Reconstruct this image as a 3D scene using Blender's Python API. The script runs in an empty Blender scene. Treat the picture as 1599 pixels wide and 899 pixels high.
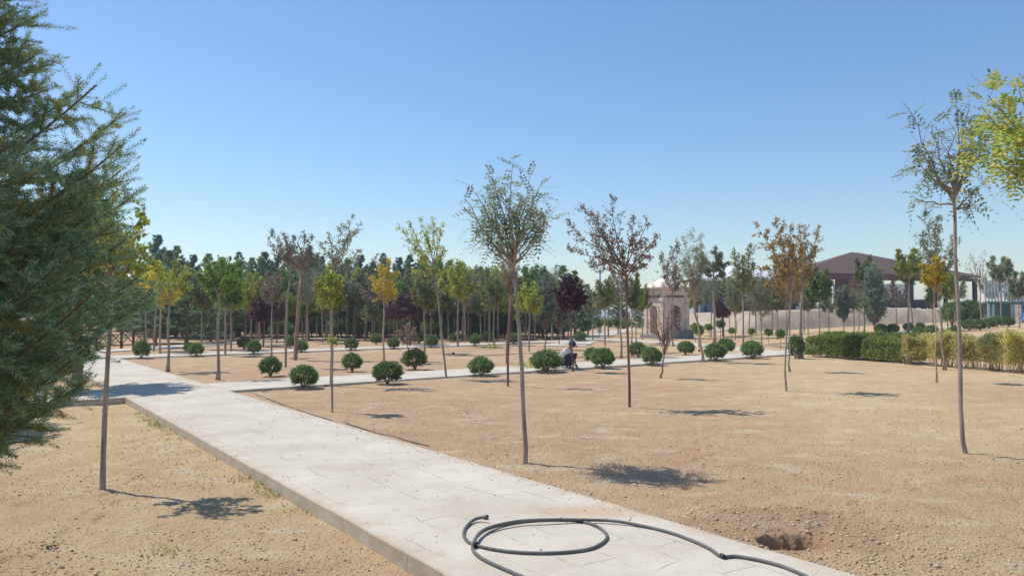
import bpy, math, random
import numpy as np
from mathutils import Vector, Matrix

C = bpy.context.scene.collection
SC = bpy.context.scene
PI = math.pi

# ------------------------------------------------------------------ camera
CAM_H = 1.6
FPX = 26.0 / 36.0 * 1599.0
HORIZON = 495.0
PITCH = math.atan((HORIZON - 449.5) / FPX)
cam_d = bpy.data.cameras.new('camera')
cam_d.lens = 26.0; cam_d.sensor_width = 36.0
cam_d.clip_start = 0.05; cam_d.clip_end = 6000
cam = bpy.data.objects.new('camera', cam_d); C.objects.link(cam)
cam.location = (0, 0, CAM_H); cam.rotation_euler = (PI / 2 + PITCH, 0, 0)
SC.camera = cam

# ------------------------------------------------------------------ light
SUN_EL = math.radians(60)
SUN_DIR = Vector((-0.90 * math.cos(SUN_EL), 0.436 * math.cos(SUN_EL), math.sin(SUN_EL))).normalized()
az = math.atan2(SUN_DIR.x, SUN_DIR.y)
world = bpy.data.worlds.new('World'); SC.world = world; world.use_nodes = True
wn = world.node_tree.nodes; wl = world.node_tree.links
sky = wn.new('ShaderNodeTexSky'); sky.sky_type = 'NISHITA'; sky.sun_disc = False
sky.sun_elevation = SUN_EL; sky.sun_rotation = az
sky.air_density = 1.2; sky.dust_density = 0.35; sky.ozone_density = 2.0; sky.altitude = 200
bg = wn['Background']; bg.inputs['Strength'].default_value = 0.13
hs = wn.new('ShaderNodeHueSaturation'); hs.inputs['Saturation'].default_value = 1.12
tn = wn.new('ShaderNodeMix'); tn.data_type = 'RGBA'; tn.blend_type = 'MULTIPLY'; tn.inputs[0].default_value = 1; tn.inputs[7].default_value = (.93, .975, 1.05, 1)
wl.new(sky.outputs[0], hs.inputs['Color']); wl.new(hs.outputs[0], tn.inputs[6]); wl.new(tn.outputs[2], bg.inputs['Color'])
sun_d = bpy.data.lights.new('sun', 'SUN'); sun_d.energy = 4.1; sun_d.angle = math.radians(0.53)
sun_d.color = (1.0, 0.94, 0.83)
sun = bpy.data.objects.new('sun', sun_d); C.objects.link(sun)
sun.rotation_euler = SUN_DIR.to_track_quat('Z', 'Y').to_euler()
SC.view_settings.view_transform = 'Standard'; SC.view_settings.look = 'None'
SC.view_settings.gamma = 1.0; SC.view_settings.exposure = 0.10
SC.cycles.max_bounces = 6; SC.cycles.transparent_max_bounces = 8

# ------------------------------------------------------------------ noise
def _hash(ix, iy, seed):
    n = (ix.astype(np.int64) * 374761393 + iy.astype(np.int64) * 668265263 + seed * 974711) & 0x7fffffff
    n = ((n ^ (n >> 13)) * 1274126177) & 0x7fffffff
    n = (n ^ (n >> 16)) & 0xffffff
    return n / float(0xffffff)
def vnoise(x, y, s=1.0, seed=0):
    x = np.asarray(x, float) / s; y = np.asarray(y, float) / s
    ix = np.floor(x); iy = np.floor(y); fx = x - ix; fy = y - iy
    fx = fx * fx * (3 - 2 * fx); fy = fy * fy * (3 - 2 * fy)
    a = _hash(ix, iy, seed); b = _hash(ix + 1, iy, seed); c = _hash(ix, iy + 1, seed); d = _hash(ix + 1, iy + 1, seed)
    return (a + (b - a) * fx) * (1 - fy) + (c + (d - c) * fx) * fy - 0.5
def sstep(a, b, x):
    t = np.clip((np.asarray(x, float) - a) / (b - a), 0, 1); return t * t * (3 - 2 * t)

# ------------------------------------------------------------------ layout
DA = np.array([-0.584, 0.812]); A0 = np.array([-0.40, 4.68]); WA = 2.05
NA = np.array([0.812, 0.584])                 # to the right of path A
DB = np.array([0.756, 0.654]); B0 = np.array([-5.76, 16.65]); WB = 2.13
PIT = (2.03, 5.42)

def ray(px, py):
    vx = (px - 799.5) / FPX; vy = (449.5 - py) / FPX
    return Vector((vx, math.cos(PITCH) - math.sin(PITCH) * vy, math.sin(PITCH) + math.cos(PITCH) * vy))
def G0(px, py, z=0.0):
    d = ray(px, py); t = (z - CAM_H) / d.z
    return Vector((d.x * t, d.y * t, z))

def base_h(x, y):
    """smooth terrain height"""
    x = np.asarray(x, float); y = np.asarray(y, float)
    dA = (x - A0[0]) * NA[0] + (y - A0[1]) * NA[1]
    left = -0.13
    right = -0.065 + 0.035 * (1 - sstep(9, 15, y)) 
    z = left + (right - left) * sstep(0.5, 1.6, dA)
    rise = np.clip(0.05 * (x - 15.5), 0, 1.2) * sstep(24, 36, y)
    z = z + rise
    z = z + 0.045 * vnoise(x, y, 6.0, 3) * sstep(2.2, 5, dA) * (1 - sstep(20, 40, y)) 
    z = z + 0.05 * vnoise(x, y, 3.1, 4) * sstep(0.4, 2, -dA)
    return z
def near_h(x, y):
    x = np.asarray(x, float); y = np.asarray(y, float)
    dA = (x - A0[0]) * NA[0] + (y - A0[1]) * NA[1]
    off = np.where(dA < 0, sstep(0.0, .25, -dA), sstep(WA, WA + .35, dA))
    r = np.hypot(x, y)
    amp = 1 - sstep(25, 60, r)
    d = 0.026 * vnoise(x, y, .55, 5) + 0.02 * vnoise(x, y, .23, 6) + 0.014 * vnoise(x, y, .1, 7) + 0.010 * vnoise(x, y, .045, 8)
    # furrows dragged by rakes and feet
    d += 0.014 * np.maximum(0, vnoise(x + .4 * y, (y - .3 * x) * 2.6, .8, 9)) 
    z = d * amp * (0.25 + 0.75 * off)
    # footprints of the people who rake and water the beds
    rr_ = np.random.default_rng(404); near = (y > 3.2) & (y < 13) & (np.abs(x) < 9) if np.ndim(x) else None
    if near is not None and near.any():
        xs, ys = x[near], y[near]; ad = np.zeros(len(xs))
        for t_ in range(16):
            px_, py_ = rr_.uniform(-5, 8), rr_.uniform(4, 11); a_ = rr_.uniform(0, 6.28)
            for k_ in range(11):
                a_ += rr_.normal() * .12; px_ += .34 * math.cos(a_); py_ += .34 * math.sin(a_); sd_ = .075 * (1 if k_ % 2 else -1)
                fx, fy = px_ - sd_ * math.sin(a_), py_ + sd_ * math.cos(a_)
                sel = (np.abs(xs - fx) < .25) & (np.abs(ys - fy) < .25)
                if not sel.any(): continue
                u_ = (xs[sel] - fx) * math.cos(a_) + (ys[sel] - fy) * math.sin(a_); v_ = -(xs[sel] - fx) * math.sin(a_) + (ys[sel] - fy) * math.cos(a_)
                q_ = np.hypot(u_ / .145, v_ / .055)
                ad[sel] += -.014 * (1 - sstep(.7, 1.05, q_)) + .007 * np.exp(-((q_ - 1.2) / .18) ** 2)
        z[near] += ad * off[near]
    # pit beside the path and the dug soil behind it
    u = (x - PIT[0]); v = (y - PIT[1])
    rr = np.hypot(u / .27, v / .20) + 0.28 * vnoise(x, y, .16, 21) + .10 * vnoise(x, y, .05, 22)
    z -= 0.20 * (1 - sstep(.72, 1.0, rr)) * (1 + .25 * vnoise(x, y, .06, 24))
    r2 = np.hypot((x - PIT[0] - .15) / .95, (y - PIT[1] - .75) / .45)
    z += 0.03 * (1 - sstep(.2, 1.1, r2)) * (1 + 1.0 * vnoise(x, y, .12, 23))
    return z
def h(x, y): return base_h(x, y)
def P(px, py, dz=0.0):
    """ground point seen at a place in the picture"""
    z = 0.0; p = None
    for _ in range(12):
        p = G0(px, py, z); z = 0.5 * z + 0.5 * float(h(p.x, p.y))
    z = float(h(p.x, p.y)); return Vector((p.x, p.y, z + dz))

def off_path(p, m=.2):
    """plants stand in the soil: step aside from a slab to its nearer edge"""
    x, y = p.x, p.y
    for o, d, w, t0, t1 in ((B0, DB, WB, -16, 27), (np.array([-14.4, 30.3]), np.array([.695, .72]), 2.3, -9, 30)):
        d = d / np.linalg.norm(d); nn = np.array([-d[1], d[0]]); q = (x - o[0]) * nn[0] + (y - o[1]) * nn[1]; t = (x - o[0]) * d[0] + (y - o[1]) * d[1]
        if -m < q < w + m and t0 < t < t1:
            mv = (-m - q) if q < w * .88 else (w + m - q); rl = math.hypot(x, y); vx_, vy_ = x / rl, y / rl; k_ = mv / (vx_ * nn[0] + vy_ * nn[1]); x += vx_ * k_; y += vy_ * k_
    return Vector((x, y, float(h(x, y))))
# ------------------------------------------------------------------ object helpers
def tag(o, label=None, cat=None, group=None, kind=None):
    if label: o['label'] = label
    if cat: o['category'] = cat
    if group: o['group'] = group
    if kind: o['kind'] = kind
    return o
def empty(name, loc=(0, 0, 0), rz=0.0, label=None, cat=None, group=None):
    o = bpy.data.objects.new(name, None); C.objects.link(o); o.empty_display_size = .2
    o.location = loc; o.rotation_euler = (0, 0, rz)
    return tag(o, label, cat, group)
def link(name, me, parent=None, mats=None, smooth=False):
    o = bpy.data.objects.new(name, me); C.objects.link(o)
    if mats is not None:
        for m in (mats if isinstance(mats, (list, tuple)) else [mats]): me.materials.append(m)
    if smooth: me.polygons.foreach_set('use_smooth', [True] * len(me.polygons))
    if parent is not None: o.parent = parent
    return o
def np_mesh(name, V, F, smooth=False, mi=None):
    """V (n,3), F (m,k) all faces with k corners"""
    V = np.asarray(V, np.float32); F = np.asarray(F, np.int32)
    me = bpy.data.meshes.new(name)
    me.vertices.add(len(V)); me.vertices.foreach_set('co', V.ravel())
    k = F.shape[1]
    me.loops.add(F.size); me.loops.foreach_set('vertex_index', F.ravel())
    me.polygons.add(len(F)); me.polygons.foreach_set('loop_start', np.arange(len(F), dtype=np.int32) * k)
    if smooth: me.polygons.foreach_set('use_smooth', np.ones(len(F), bool))
    if mi is not None: me.polygons.foreach_set('material_index', np.asarray(mi, np.int32))
    me.update(calc_edges=True)
    return me

class MB:
    def __init__(s): s.v = []; s.f = []; s.mi = []
    def add(s, vs, fs, m=0):
        b = len(s.v); s.v += [tuple(v) for v in vs]; s.f += [tuple(i + b for i in f) for f in fs]; s.mi += [m] * len(fs)
    def box(s, x0, x1, y0, y1, z0, z1, m=0, M=None):
        vs = [Vector(p) for p in ((x0,y0,z0),(x1,y0,z0),(x1,y1,z0),(x0,y1,z0),(x0,y0,z1),(x1,y0,z1),(x1,y1,z1),(x0,y1,z1))]
        if M: vs = [M @ v for v in vs]
        s.add(vs, [(0,3,2,1),(4,5,6,7),(0,1,5,4),(1,2,6,5),(2,3,7,6),(3,0,4,7)], m)
    def tube(s, pts, rads, n=8, m=0, cap=True):
        pts = [Vector(p) for p in pts]
        if not isinstance(rads, (list, tuple)): rads = [rads] * len(pts)
        b = len(s.v); ref = Vector((0.13, 0.21, 0.97)); 
        for i, p in enumerate(pts):
            t = (pts[min(i + 1, len(pts) - 1)] - pts[max(i - 1, 0)])
            if t.length < 1e-9: t = Vector((0, 0, 1))
            t.normalize()
            if abs(t.dot(ref)) > .93 and i == 0: ref = Vector((.9, .3, .1))
            a = t.cross(ref); 
            if a.length < 1e-4: a = t.orthogonal()
            a.normalize(); c = t.cross(a)
            for k in range(n):
                q = 2 * PI * k / n
                s.v.append(tuple(p + (a * math.cos(q) + c * math.sin(q)) * rads[i]))
        for i in range(len(pts) - 1):
            for k in range(n):
                k2 = (k + 1) % n
                s.f.append((b + i*n + k, b + i*n + k2, b + (i+1)*n + k2, b + (i+1)*n + k)); s.mi.append(m)
        if cap:
            s.f.append(tuple(b + k for k in reversed(range(n)))); s.mi.append(m)
            e = b + (len(pts) - 1) * n
            s.f.append(tuple(e + k for k in range(n))); s.mi.append(m)
    def lathe(s, prof, n=24, m=0, c=(0, 0, 0), square=False):
        b = len(s.v)
        for r, z in prof:
            for k in range(n):
                q = 2 * PI * k / n
                s.v.append((c[0] + r * math.cos(q), c[1] + r * math.sin(q), c[2] + z))
        for i in range(len(prof) - 1):
            for k in range(n):
                k2 = (k + 1) % n
                s.f.append((b + i*n + k, b + i*n + k2, b + (i+1)*n + k2, b + (i+1)*n + k)); s.mi.append(m)
        s.f.append(tuple(b + k for k in reversed(range(n)))); s.mi.append(m)
        e = b + (len(prof) - 1) * n
        s.f.append(tuple(e + k for k in range(n))); s.mi.append(m)
    def build(s, name, mats, parent=None, smooth=False, bevel=0.0):
        me = bpy.data.meshes.new(name); me.from_pydata(s.v, [], s.f)
        for m in (mats if isinstance(mats, (list, tuple)) else [mats]): me.materials.append(m)
        me.polygons.foreach_set('material_index', s.mi)
        if smooth: me.polygons.foreach_set('use_smooth', [True] * len(me.polygons))
        me.update()
        o = bpy.data.objects.new(name, me); C.objects.link(o)
        if parent is not None: o.parent = parent
        if bevel > 0:
            bv = o.modifiers.new('bevel', 'BEVEL'); bv.width = bevel; bv.segments = 2; bv.limit_method = 'ANGLE'
        return o

# ------------------------------------------------------------------ materials
def nt(name):
    m = bpy.data.materials.new(name); m.use_nodes = True
    t = m.node_tree; b = t.nodes['Principled BSDF']
    return m, t.nodes, t.links, b
def ramp(n, stops):
    r = n.new('ShaderNodeValToRGB'); e = r.color_ramp.elements
    while len(e) < len(stops): e.new(0.5)
    for i, (p, c) in enumerate(stops): e[i].position = p; e[i].color = (*c, 1)
    return r
def noise(n, l, scale, detail=4, rough=.55, vec=None, w=None):
    t = n.new('ShaderNodeTexNoise'); t.inputs['Scale'].default_value = scale
    t.inputs['Detail'].default_value = detail; t.inputs['Roughness'].default_value = rough
    if vec is not None: l.new(vec, t.inputs['Vector'])
    return t
def mixc(n, l, fac, a, b, mode='MIX'):
    m = n.new('ShaderNodeMix'); m.data_type = 'RGBA'; m.blend_type = mode
    for s, v in ((m.inputs[0], fac), (m.inputs[6], a), (m.inputs[7], b)):
        if hasattr(v, 'node'): l.new(v, s)
        elif isinstance(v, (int, float)): s.default_value = v
        else: s.default_value = (*v, 1)
    return m.outputs[2]
def simple(name, col, rough=.7, metal=0.0, var=.18, scale=3.0, bump=0.0, bscale=40):
    m, n, l, b = nt(name)
    tc = n.new('ShaderNodeTexCoord')
    t = noise(n, l, scale, 5, .6, tc.outputs['Object'])
    r = ramp(n, [(.3, tuple(c * (1 - var) for c in col)), (.7, tuple(min(1, c * (1 + var)) for c in col))])
    l.new(t.outputs['Fac'], r.inputs[0]); l.new(r.outputs[0], b.inputs['Base Color'])
    b.inputs['Roughness'].default_value = rough; b.inputs['Metallic'].default_value = metal
    if bump > 0:
        t2 = noise(n, l, bscale, 6, .6, tc.outputs['Object']); bp = n.new('ShaderNodeBump')
        bp.inputs['Strength'].default_value = bump; bp.inputs['Distance'].default_value = .02
        l.new(t2.outputs['Fac'], bp.inputs['Height']); l.new(bp.outputs[0], b.inputs['Normal'])
    return m
def leafmat(name, cols, trans=.35, rough=.55, gain=1.6):
    m, n, l, b = nt(name)
    g = n.new('ShaderNodeNewGeometry')
    k = len(cols)
    r = ramp(n, [((i + .5) / k, tuple(q * gain for q in c)) for i, c in enumerate(cols)])
    l.new(g.outputs['Random Per Island'], r.inputs[0])
    oi = n.new('ShaderNodeObjectInfo')
    mr = n.new('ShaderNodeMapRange'); mr.inputs[3].default_value = .82; mr.inputs[4].default_value = 1.18
    l.new(oi.outputs['Random'], mr.inputs[0])
    mul = n.new('ShaderNodeVectorMath'); mul.operation = 'SCALE'
    l.new(r.outputs[0], mul.inputs[0]); l.new(mr.outputs[0], mul.inputs['Scale'])
    l.new(mul.outputs[0], b.inputs['Base Color']); b.inputs['Roughness'].default_value = rough
    b.inputs['Specular IOR Level'].default_value = .35
    tr = n.new('ShaderNodeBsdfTranslucent'); 
    sc = mixc(n, l, .45, mul.outputs[0], (.55, .62, .12), 'MULTIPLY')
    l.new(mul.outputs[0], tr.inputs['Color'])
    mx = n.new('ShaderNodeMixShader'); mx.inputs[0].default_value = trans
    l.new(b.outputs[0], mx.inputs[1]); l.new(tr.outputs[0], mx.inputs[2])
    l.new(mx.outputs[0], n['Material Output'].inputs['Surface'])
    return m

def soil_mat(name='soil', near=True):
    m, n, l, b = nt(name)
    tc = n.new('ShaderNodeTexCoord'); v = tc.outputs['Object']
    big = noise(n, l, .22, 6, .6, v)
    mid = noise(n, l, 1.6, 6, .62, v)
    st = n.new('ShaderNodeMapping'); st.inputs['Scale'].default_value = (.9, 1.8, 1); st.inputs['Rotation'].default_value = (0, 0, .25)
    l.new(v, st.inputs[0])
    dust = noise(n, l, 1.25, 5, .55, st.outputs[0])
    fine = noise(n, l, 55, 4, .7, v)
    r1 = ramp(n, [(.32, (.37, .225, .135)), (.5, (.445, .29, .175)), (.68, (.52, .37, .225))])
    l.new(big.outputs['Fac'], r1.inputs[0])
    r2 = ramp(n, [(.35, (.40, .245, .145)), (.55, (.465, .31, .19)), (.72, (.54, .395, .25))])
    l.new(mid.outputs['Fac'], r2.inputs[0])
    c = mixc(n, l, .5, r1.outputs[0], r2.outputs[0])
    # the beds differ: sandier and yellower to the right and left of the wide path, redder beyond it
    sx = n.new('ShaderNodeSeparateXYZ'); l.new(v, sx.inputs[0])
    def mth(op, a, b_):
        q = n.new('ShaderNodeMath'); q.operation = op
        for i_, w_ in enumerate((a, b_)):
            if hasattr(w_, 'node'): l.new(w_, q.inputs[i_])
            else: q.inputs[i_].default_value = w_
        return q.outputs[0]
    g1 = mth('SUBTRACT', sx.outputs[0], mth('MULTIPLY', sx.outputs[1], .12)); g1 = mth('ADD', g1, mth('MULTIPLY', big.outputs['Fac'], 3.0))
    mr1 = n.new('ShaderNodeMapRange'); mr1.inputs[1].default_value = 1.2; mr1.inputs[2].default_value = 6.0; l.new(g1, mr1.inputs[0])
    dd = mth('ADD', mth('MULTIPLY', sx.outputs[0], .812), mth('MULTIPLY', sx.outputs[1], .584))
    mr2 = n.new('ShaderNodeMapRange'); mr2.inputs[1].default_value = 3.2; mr2.inputs[2].default_value = 2.2; l.new(dd, mr2.inputs[0])
    sandy = mth('MAXIMUM', mr1.outputs[0], mr2.outputs[0])
    c = mixc(n, l, sandy, mixc(n, l, 1.0, c, (1.12, 1.155, 1.19), 'MULTIPLY'), mixc(n, l, 1.0, c, (1.23, 1.335, 1.27), 'MULTIPLY'))
    rd = ramp(n, [(.56, (0, 0, 0)), (.66, (1, 1, 1))]); l.new(dust.outputs['Fac'], rd.inputs[0])
    fd = n.new('ShaderNodeMath'); fd.operation = 'MULTIPLY'; fd.inputs[1].default_value = .55
    l.new(rd.outputs[0], fd.inputs[0])
    c = mixc(n, l, fd.outputs[0], c, (.64, .53, .365))
    rf = ramp(n, [(.3, (.60, .58, .56)), (.5, (.98, .98, .98)), (.75, (1.18, 1.16, 1.12))]); l.new(fine.outputs['Fac'], rf.inputs[0])
    c = mixc(n, l, 1.0, c, rf.outputs[0], 'MULTIPLY')
    # the freshly dug, damper and redder soil round the pit
    mp = n.new('ShaderNodeMapping'); mp.vector_type = 'POINT'
    mp.inputs['Location'].default_value = (-PIT[0] / .85 - .12, -(PIT[1] + .35) / .62, 0); mp.inputs['Scale'].default_value = (1 / .85, 1 / .62, 0)
    l.new(v, mp.inputs[0])
    ln = n.new('ShaderNodeVectorMath'); ln.operation = 'LENGTH'; l.new(mp.outputs[0], ln.inputs[0])
    ad = n.new('ShaderNodeMath'); ad.operation = 'MULTIPLY_ADD'; ad.inputs[1].default_value = 1.4
    l.new(mid.outputs['Fac'], ad.inputs[0]); l.new(ln.outputs['Value'], ad.inputs[2])
    rp = ramp(n, [(.75, (1, 1, 1)), (1.0, (0, 0, 0))])
    sb = n.new('ShaderNodeMath'); sb.operation = 'SUBTRACT'; sb.inputs[1].default_value = .72
    l.new(ad.outputs[0], sb.inputs[0]); l.new(sb.outputs[0], rp.inputs[0])
    fp = n.new('ShaderNodeMath'); fp.operation = 'MULTIPLY'; fp.inputs[1].default_value = .45; l.new(rp.outputs[0], fp.inputs[0])
    c = mixc(n, l, fp.outputs[0], c, (.33, .185, .105))
    l.new(c, b.inputs['Base Color']); b.inputs['Roughness'].default_value = .95
    b.inputs['Specular IOR Level'].default_value = .15
    bt = noise(n, l, 26, 8, .75, v); bp = n.new('ShaderNodeBump'); bp.inputs['Strength'].default_value = .9
    bp.inputs['Distance'].default_value = .03; l.new(bt.outputs['Fac'], bp.inputs['Height'])
    vo = n.new('ShaderNodeTexVoronoi'); vo.inputs['Scale'].default_value = 38; l.new(v, vo.inputs['Vector'])
    bp2 = n.new('ShaderNodeBump'); bp2.inputs['Strength'].default_value = .5; bp2.invert = True
    bp2.inputs['Distance'].default_value = .018; l.new(vo.outputs['Distance'], bp2.inputs['Height'])
    l.new(bp.outputs[0], bp2.inputs['Normal']); l.new(bp2.outputs[0], b.inputs['Normal'])
    return m

def st_map(n, l, v):
    q = n.new('ShaderNodeMapping'); q.inputs['Scale'].default_value = (.35, 1.5, 1); q.inputs['Rotation'].default_value = (0, 0, .5); l.new(v, q.inputs[0]); return q.outputs[0]
def concrete_mat(name, ang, dusty=True):
    m, n, l, b = nt(name)
    tc = n.new('ShaderNodeTexCoord'); v = tc.outputs['Object']
    mp = n.new('ShaderNodeMapping'); mp.inputs['Rotation'].default_value = (0, 0, ang); l.new(v, mp.inputs[0])
    big = noise(n, l, .9, 6, .65, v); fine = noise(n, l, 42, 5, .7, v)
    r = ramp(n, [(.3, (.48, .42, .34)), (.5, (.57, .515, .43)), (.7, (.635, .585, .50))]); l.new(big.outputs['Fac'], r.inputs[0])
    rf = ramp(n, [(.25, (.86, .86, .86)), (.6, (1.03, 1.03, 1.03))]); l.new(fine.outputs['Fac'], rf.inputs[0])
    c = mixc(n, l, 1.0, r.outputs[0], rf.outputs[0], 'MULTIPLY')
    # stamped joints
    wob = noise(n, l, 3.0, 3, .5, v)
    wv = n.new('ShaderNodeVectorMath'); wv.operation = 'MULTIPLY_ADD'; wv.inputs[1].default_value = (.15, .15, 0)
    l.new(wob.outputs['Color'], wv.inputs[0]); l.new(mp.outputs[0], wv.inputs[2])
    br = n.new('ShaderNodeTexBrick'); br.inputs['Scale'].default_value = 1.0
    br.inputs['Brick Width'].default_value = .62; br.inputs['Row Height'].default_value = .31
    br.inputs['Mortar Size'].default_value = .008; br.inputs['Mortar Smooth'].default_value = .6
    br.inputs['Color1'].default_value = (0, 0, 0, 1); br.inputs['Color2'].default_value = (0, 0, 0, 1); br.inputs['Mortar'].default_value = (1, 1, 1, 1)
    l.new(wv.outputs[0], br.inputs['Vector'])
    brk = noise(n, l, 2.3, 4, .6, v); rb = ramp(n, [(.45, (0, 0, 0)), (.62, (1, 1, 1))]); l.new(brk.outputs['Fac'], rb.inputs[0])
    mm = n.new('ShaderNodeMath'); mm.operation = 'MULTIPLY'; l.new(br.outputs['Color'], mm.inputs[0]); l.new(rb.outputs[0], mm.inputs[1])
    m2 = n.new('ShaderNodeMath'); m2.operation = 'MULTIPLY'; m2.inputs[1].default_value = .5; l.new(mm.outputs[0], m2.inputs[0])
    c = mixc(n, l, m2.outputs[0], c, (.22, .19, .17))
    # windblown soil
    dn = noise(n, l, 1.1, 7, .7, v); rd = ramp(n, [(.55, (0, 0, 0)), (.72, (1, 1, 1))]); l.new(dn.outputs['Fac'], rd.inputs[0])
    m3 = n.new('ShaderNodeMath'); m3.operation = 'MULTIPLY'; m3.inputs[1].default_value = .34; l.new(rd.outputs[0], m3.inputs[0])
    c = mixc(n, l, m3.outputs[0], c, (.47, .36, .25))
    if dusty:   # soil spilled across the slab near the pit
        sp = G0(925, 797)
        mq = n.new('ShaderNodeMapping'); mq.inputs['Location'].default_value = (-sp.x / .75, -sp.y / .3, 0); mq.inputs['Scale'].default_value = (1 / .75, 1 / .3, 0)
        l.new(v, mq.inputs[0]); ln = n.new('ShaderNodeVectorMath'); ln.operation = 'LENGTH'; l.new(mq.outputs[0], ln.inputs[0])
        sp2 = noise(n, l, 9, 6, .75, v)
        ad = n.new('ShaderNodeMath'); ad.operation = 'MULTIPLY_ADD'; ad.inputs[1].default_value = 1.9; l.new(sp2.outputs['Fac'], ad.inputs[0]); l.new(ln.outputs['Value'], ad.inputs[2])
        mr = n.new('ShaderNodeMapRange'); mr.inputs[1].default_value = 1.9; mr.inputs[2].default_value = 1.25; mr.inputs[3].default_value = 0; mr.inputs[4].default_value = .75
        l.new(ad.outputs[0], mr.inputs[0])
        c = mixc(n, l, mr.outputs[0], c, (.50, .34, .21))
    if dusty:   # soil dragged over both edges, grey scuffs in the middle
        sx = n.new('ShaderNodeSeparateXYZ'); l.new(v, sx.inputs[0])
        def mth(op, a, b_):
            q = n.new('ShaderNodeMath'); q.operation = op
            for i_, w_ in enumerate((a, b_)):
                if hasattr(w_, 'node'): l.new(w_, q.inputs[i_])
                else: q.inputs[i_].default_value = w_
            return q.outputs[0]
        dd = mth('ADD', mth('MULTIPLY', sx.outputs[0], float(NA[0])), mth('MULTIPLY', sx.outputs[1], float(NA[1])))
        dd = mth('SUBTRACT', dd, float(A0[0] * NA[0] + A0[1] * NA[1]))
        en = noise(n, l, 4.0, 7, .75, v); en2 = mth('MULTIPLY', mth('SUBTRACT', en.outputs['Fac'], .5), 1.1)
        e = mth('MINIMUM', dd, mth('SUBTRACT', WA, dd)); e = mth('ADD', e, en2)
        mr = n.new('ShaderNodeMapRange'); mr.inputs[1].default_value = .16; mr.inputs[2].default_value = -.06; mr.inputs[3].default_value = 0; mr.inputs[4].default_value = .6
        l.new(e, mr.inputs[0]); c = mixc(n, l, mr.outputs[0], c, (.47, .35, .235))
        sn = noise(n, l, 7.0, 8, .8, st_map(n, l, v)); rs = ramp(n, [(.54, (0, 0, 0)), (.64, (1, 1, 1))]); l.new(sn.outputs['Fac'], rs.inputs[0])
        c = mixc(n, l, mth('MULTIPLY', rs.outputs[0], .30), c, (.36, .32, .28))
    l.new(c, b.inputs['Base Color']); b.inputs['Roughness'].default_value = .85
    b.inputs['Specular IOR Level'].default_value = .25
    bp = n.new('ShaderNodeBump'); bp.inputs['Strength'].default_value = .45; bp.inputs['Distance'].default_value = .012
    bt = noise(n, l, 18, 8, .7, v); l.new(bt.outputs['Fac'], bp.inputs['Height'])
    bp2 = n.new('ShaderNodeBump'); bp2.inputs['Strength'].default_value = .6; bp2.inputs['Distance'].default_value = .01; bp2.invert = True
    l.new(mm.outputs[0], bp2.inputs['Height']); l.new(bp.outputs[0], bp2.inputs['Normal'])
    l.new(bp2.outputs[0], b.inputs['Normal'])
    return m

def bark_mat(name, c1, c2, scale=14):
    m, n, l, b = nt(name)
    tc = n.new('ShaderNodeTexCoord'); mp = n.new('ShaderNodeMapping'); mp.inputs['Scale'].default_value = (1, 1, .22)
    l.new(tc.outputs['Object'], mp.inputs[0])
    t = noise(n, l, scale, 6, .7, mp.outputs[0]); r = ramp(n, [(.35, tuple(q * 1.6 for q in c1)), (.65, tuple(q * 1.65 for q in c2))])
    l.new(t.outputs['Fac'], r.inputs[0]); l.new(r.outputs[0], b.inputs['Base Color']); b.inputs['Roughness'].default_value = .85
    bp = n.new('ShaderNodeBump'); bp.inputs['Strength'].default_value = .7; bp.inputs['Distance'].default_value = .01
    t2 = noise(n, l, 40, 6, .7, mp.outputs[0]); l.new(t2.outputs['Fac'], bp.inputs['Height']); l.new(bp.outputs[0], b.inputs['Normal'])
    return m

M = {}
M['soil'] = soil_mat()
M['pathA'] = concrete_mat('path_concrete', -math.atan2(DA[1], DA[0]))
M['pathB'] = concrete_mat('side_path_concrete', -math.atan2(DB[1], DB[0]), False)
M['bark_grey'] = bark_mat('bark_grey', (.13, .10, .08), (.27, .22, .18))
M['bark_brown'] = bark_mat('bark_brown', (.12, .07, .045), (.25, .16, .11))
M['bark_red'] = bark_mat('bark_red', (.085, .042, .035), (.18, .10, .08))
M['bark_tan'] = bark_mat('bark_tan', (.20, .14, .09), (.36, .27, .18))
M['twig'] = bark_mat('twig_brown', (.06, .04, .03), (.12, .08, .055), 30)
L = {}
L['robinia'] = leafmat('leaf_robinia', [(.09, .12, .065), (.13, .165, .085), (.17, .21, .11), (.16, .18, .12)], .38)
L['green'] = leafmat('leaf_green', [(.05, .10, .02), (.08, .15, .03), (.12, .20, .04), (.20, .26, .05)], .4)
L['yellowgreen'] = leafmat('leaf_yellow_green', [(.12, .19, .03), (.20, .27, .04), (.30, .32, .05), (.36, .30, .05)], .42)
L['yellow'] = leafmat('leaf_yellow', [(.36, .30, .03), (.48, .37, .04), (.30, .27, .04), (.52, .36, .06)], .42)
L['ochre'] = leafmat('leaf_ochre', [(.13, .09, .045), (.26, .17, .05), (.15, .13, .06), (.22, .12, .045), (.36, .25, .05)], .35)
L['purple'] = leafmat('leaf_purple', [(.045, .018, .03), (.08, .03, .05), (.13, .05, .08), (.10, .05, .05)], .3, gain=1.5)
L['dusky'] = leafmat('leaf_dusky_pink', [(.13, .08, .07), (.22, .12, .11), (.12, .16, .075), (.40, .19, .22), (.12, .15, .08), (.30, .18, .17), (.15, .17, .09)], .36, gain=1.75)
L['greygreen'] = leafmat('leaf_grey_green', [(.13, .16, .09), (.18, .21, .12), (.22, .25, .15), (.19, .17, .12)], .38)
L['brownish'] = leafmat('leaf_brownish', [(.12, .10, .08), (.17, .13, .10), (.13, .13, .08), (.21, .17, .12)], .3)
L['olive'] = leafmat('leaf_olive', [(.11, .15, .05), (.16, .20, .06), (.20, .20, .07), (.13, .13, .06)], .35)
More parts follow.
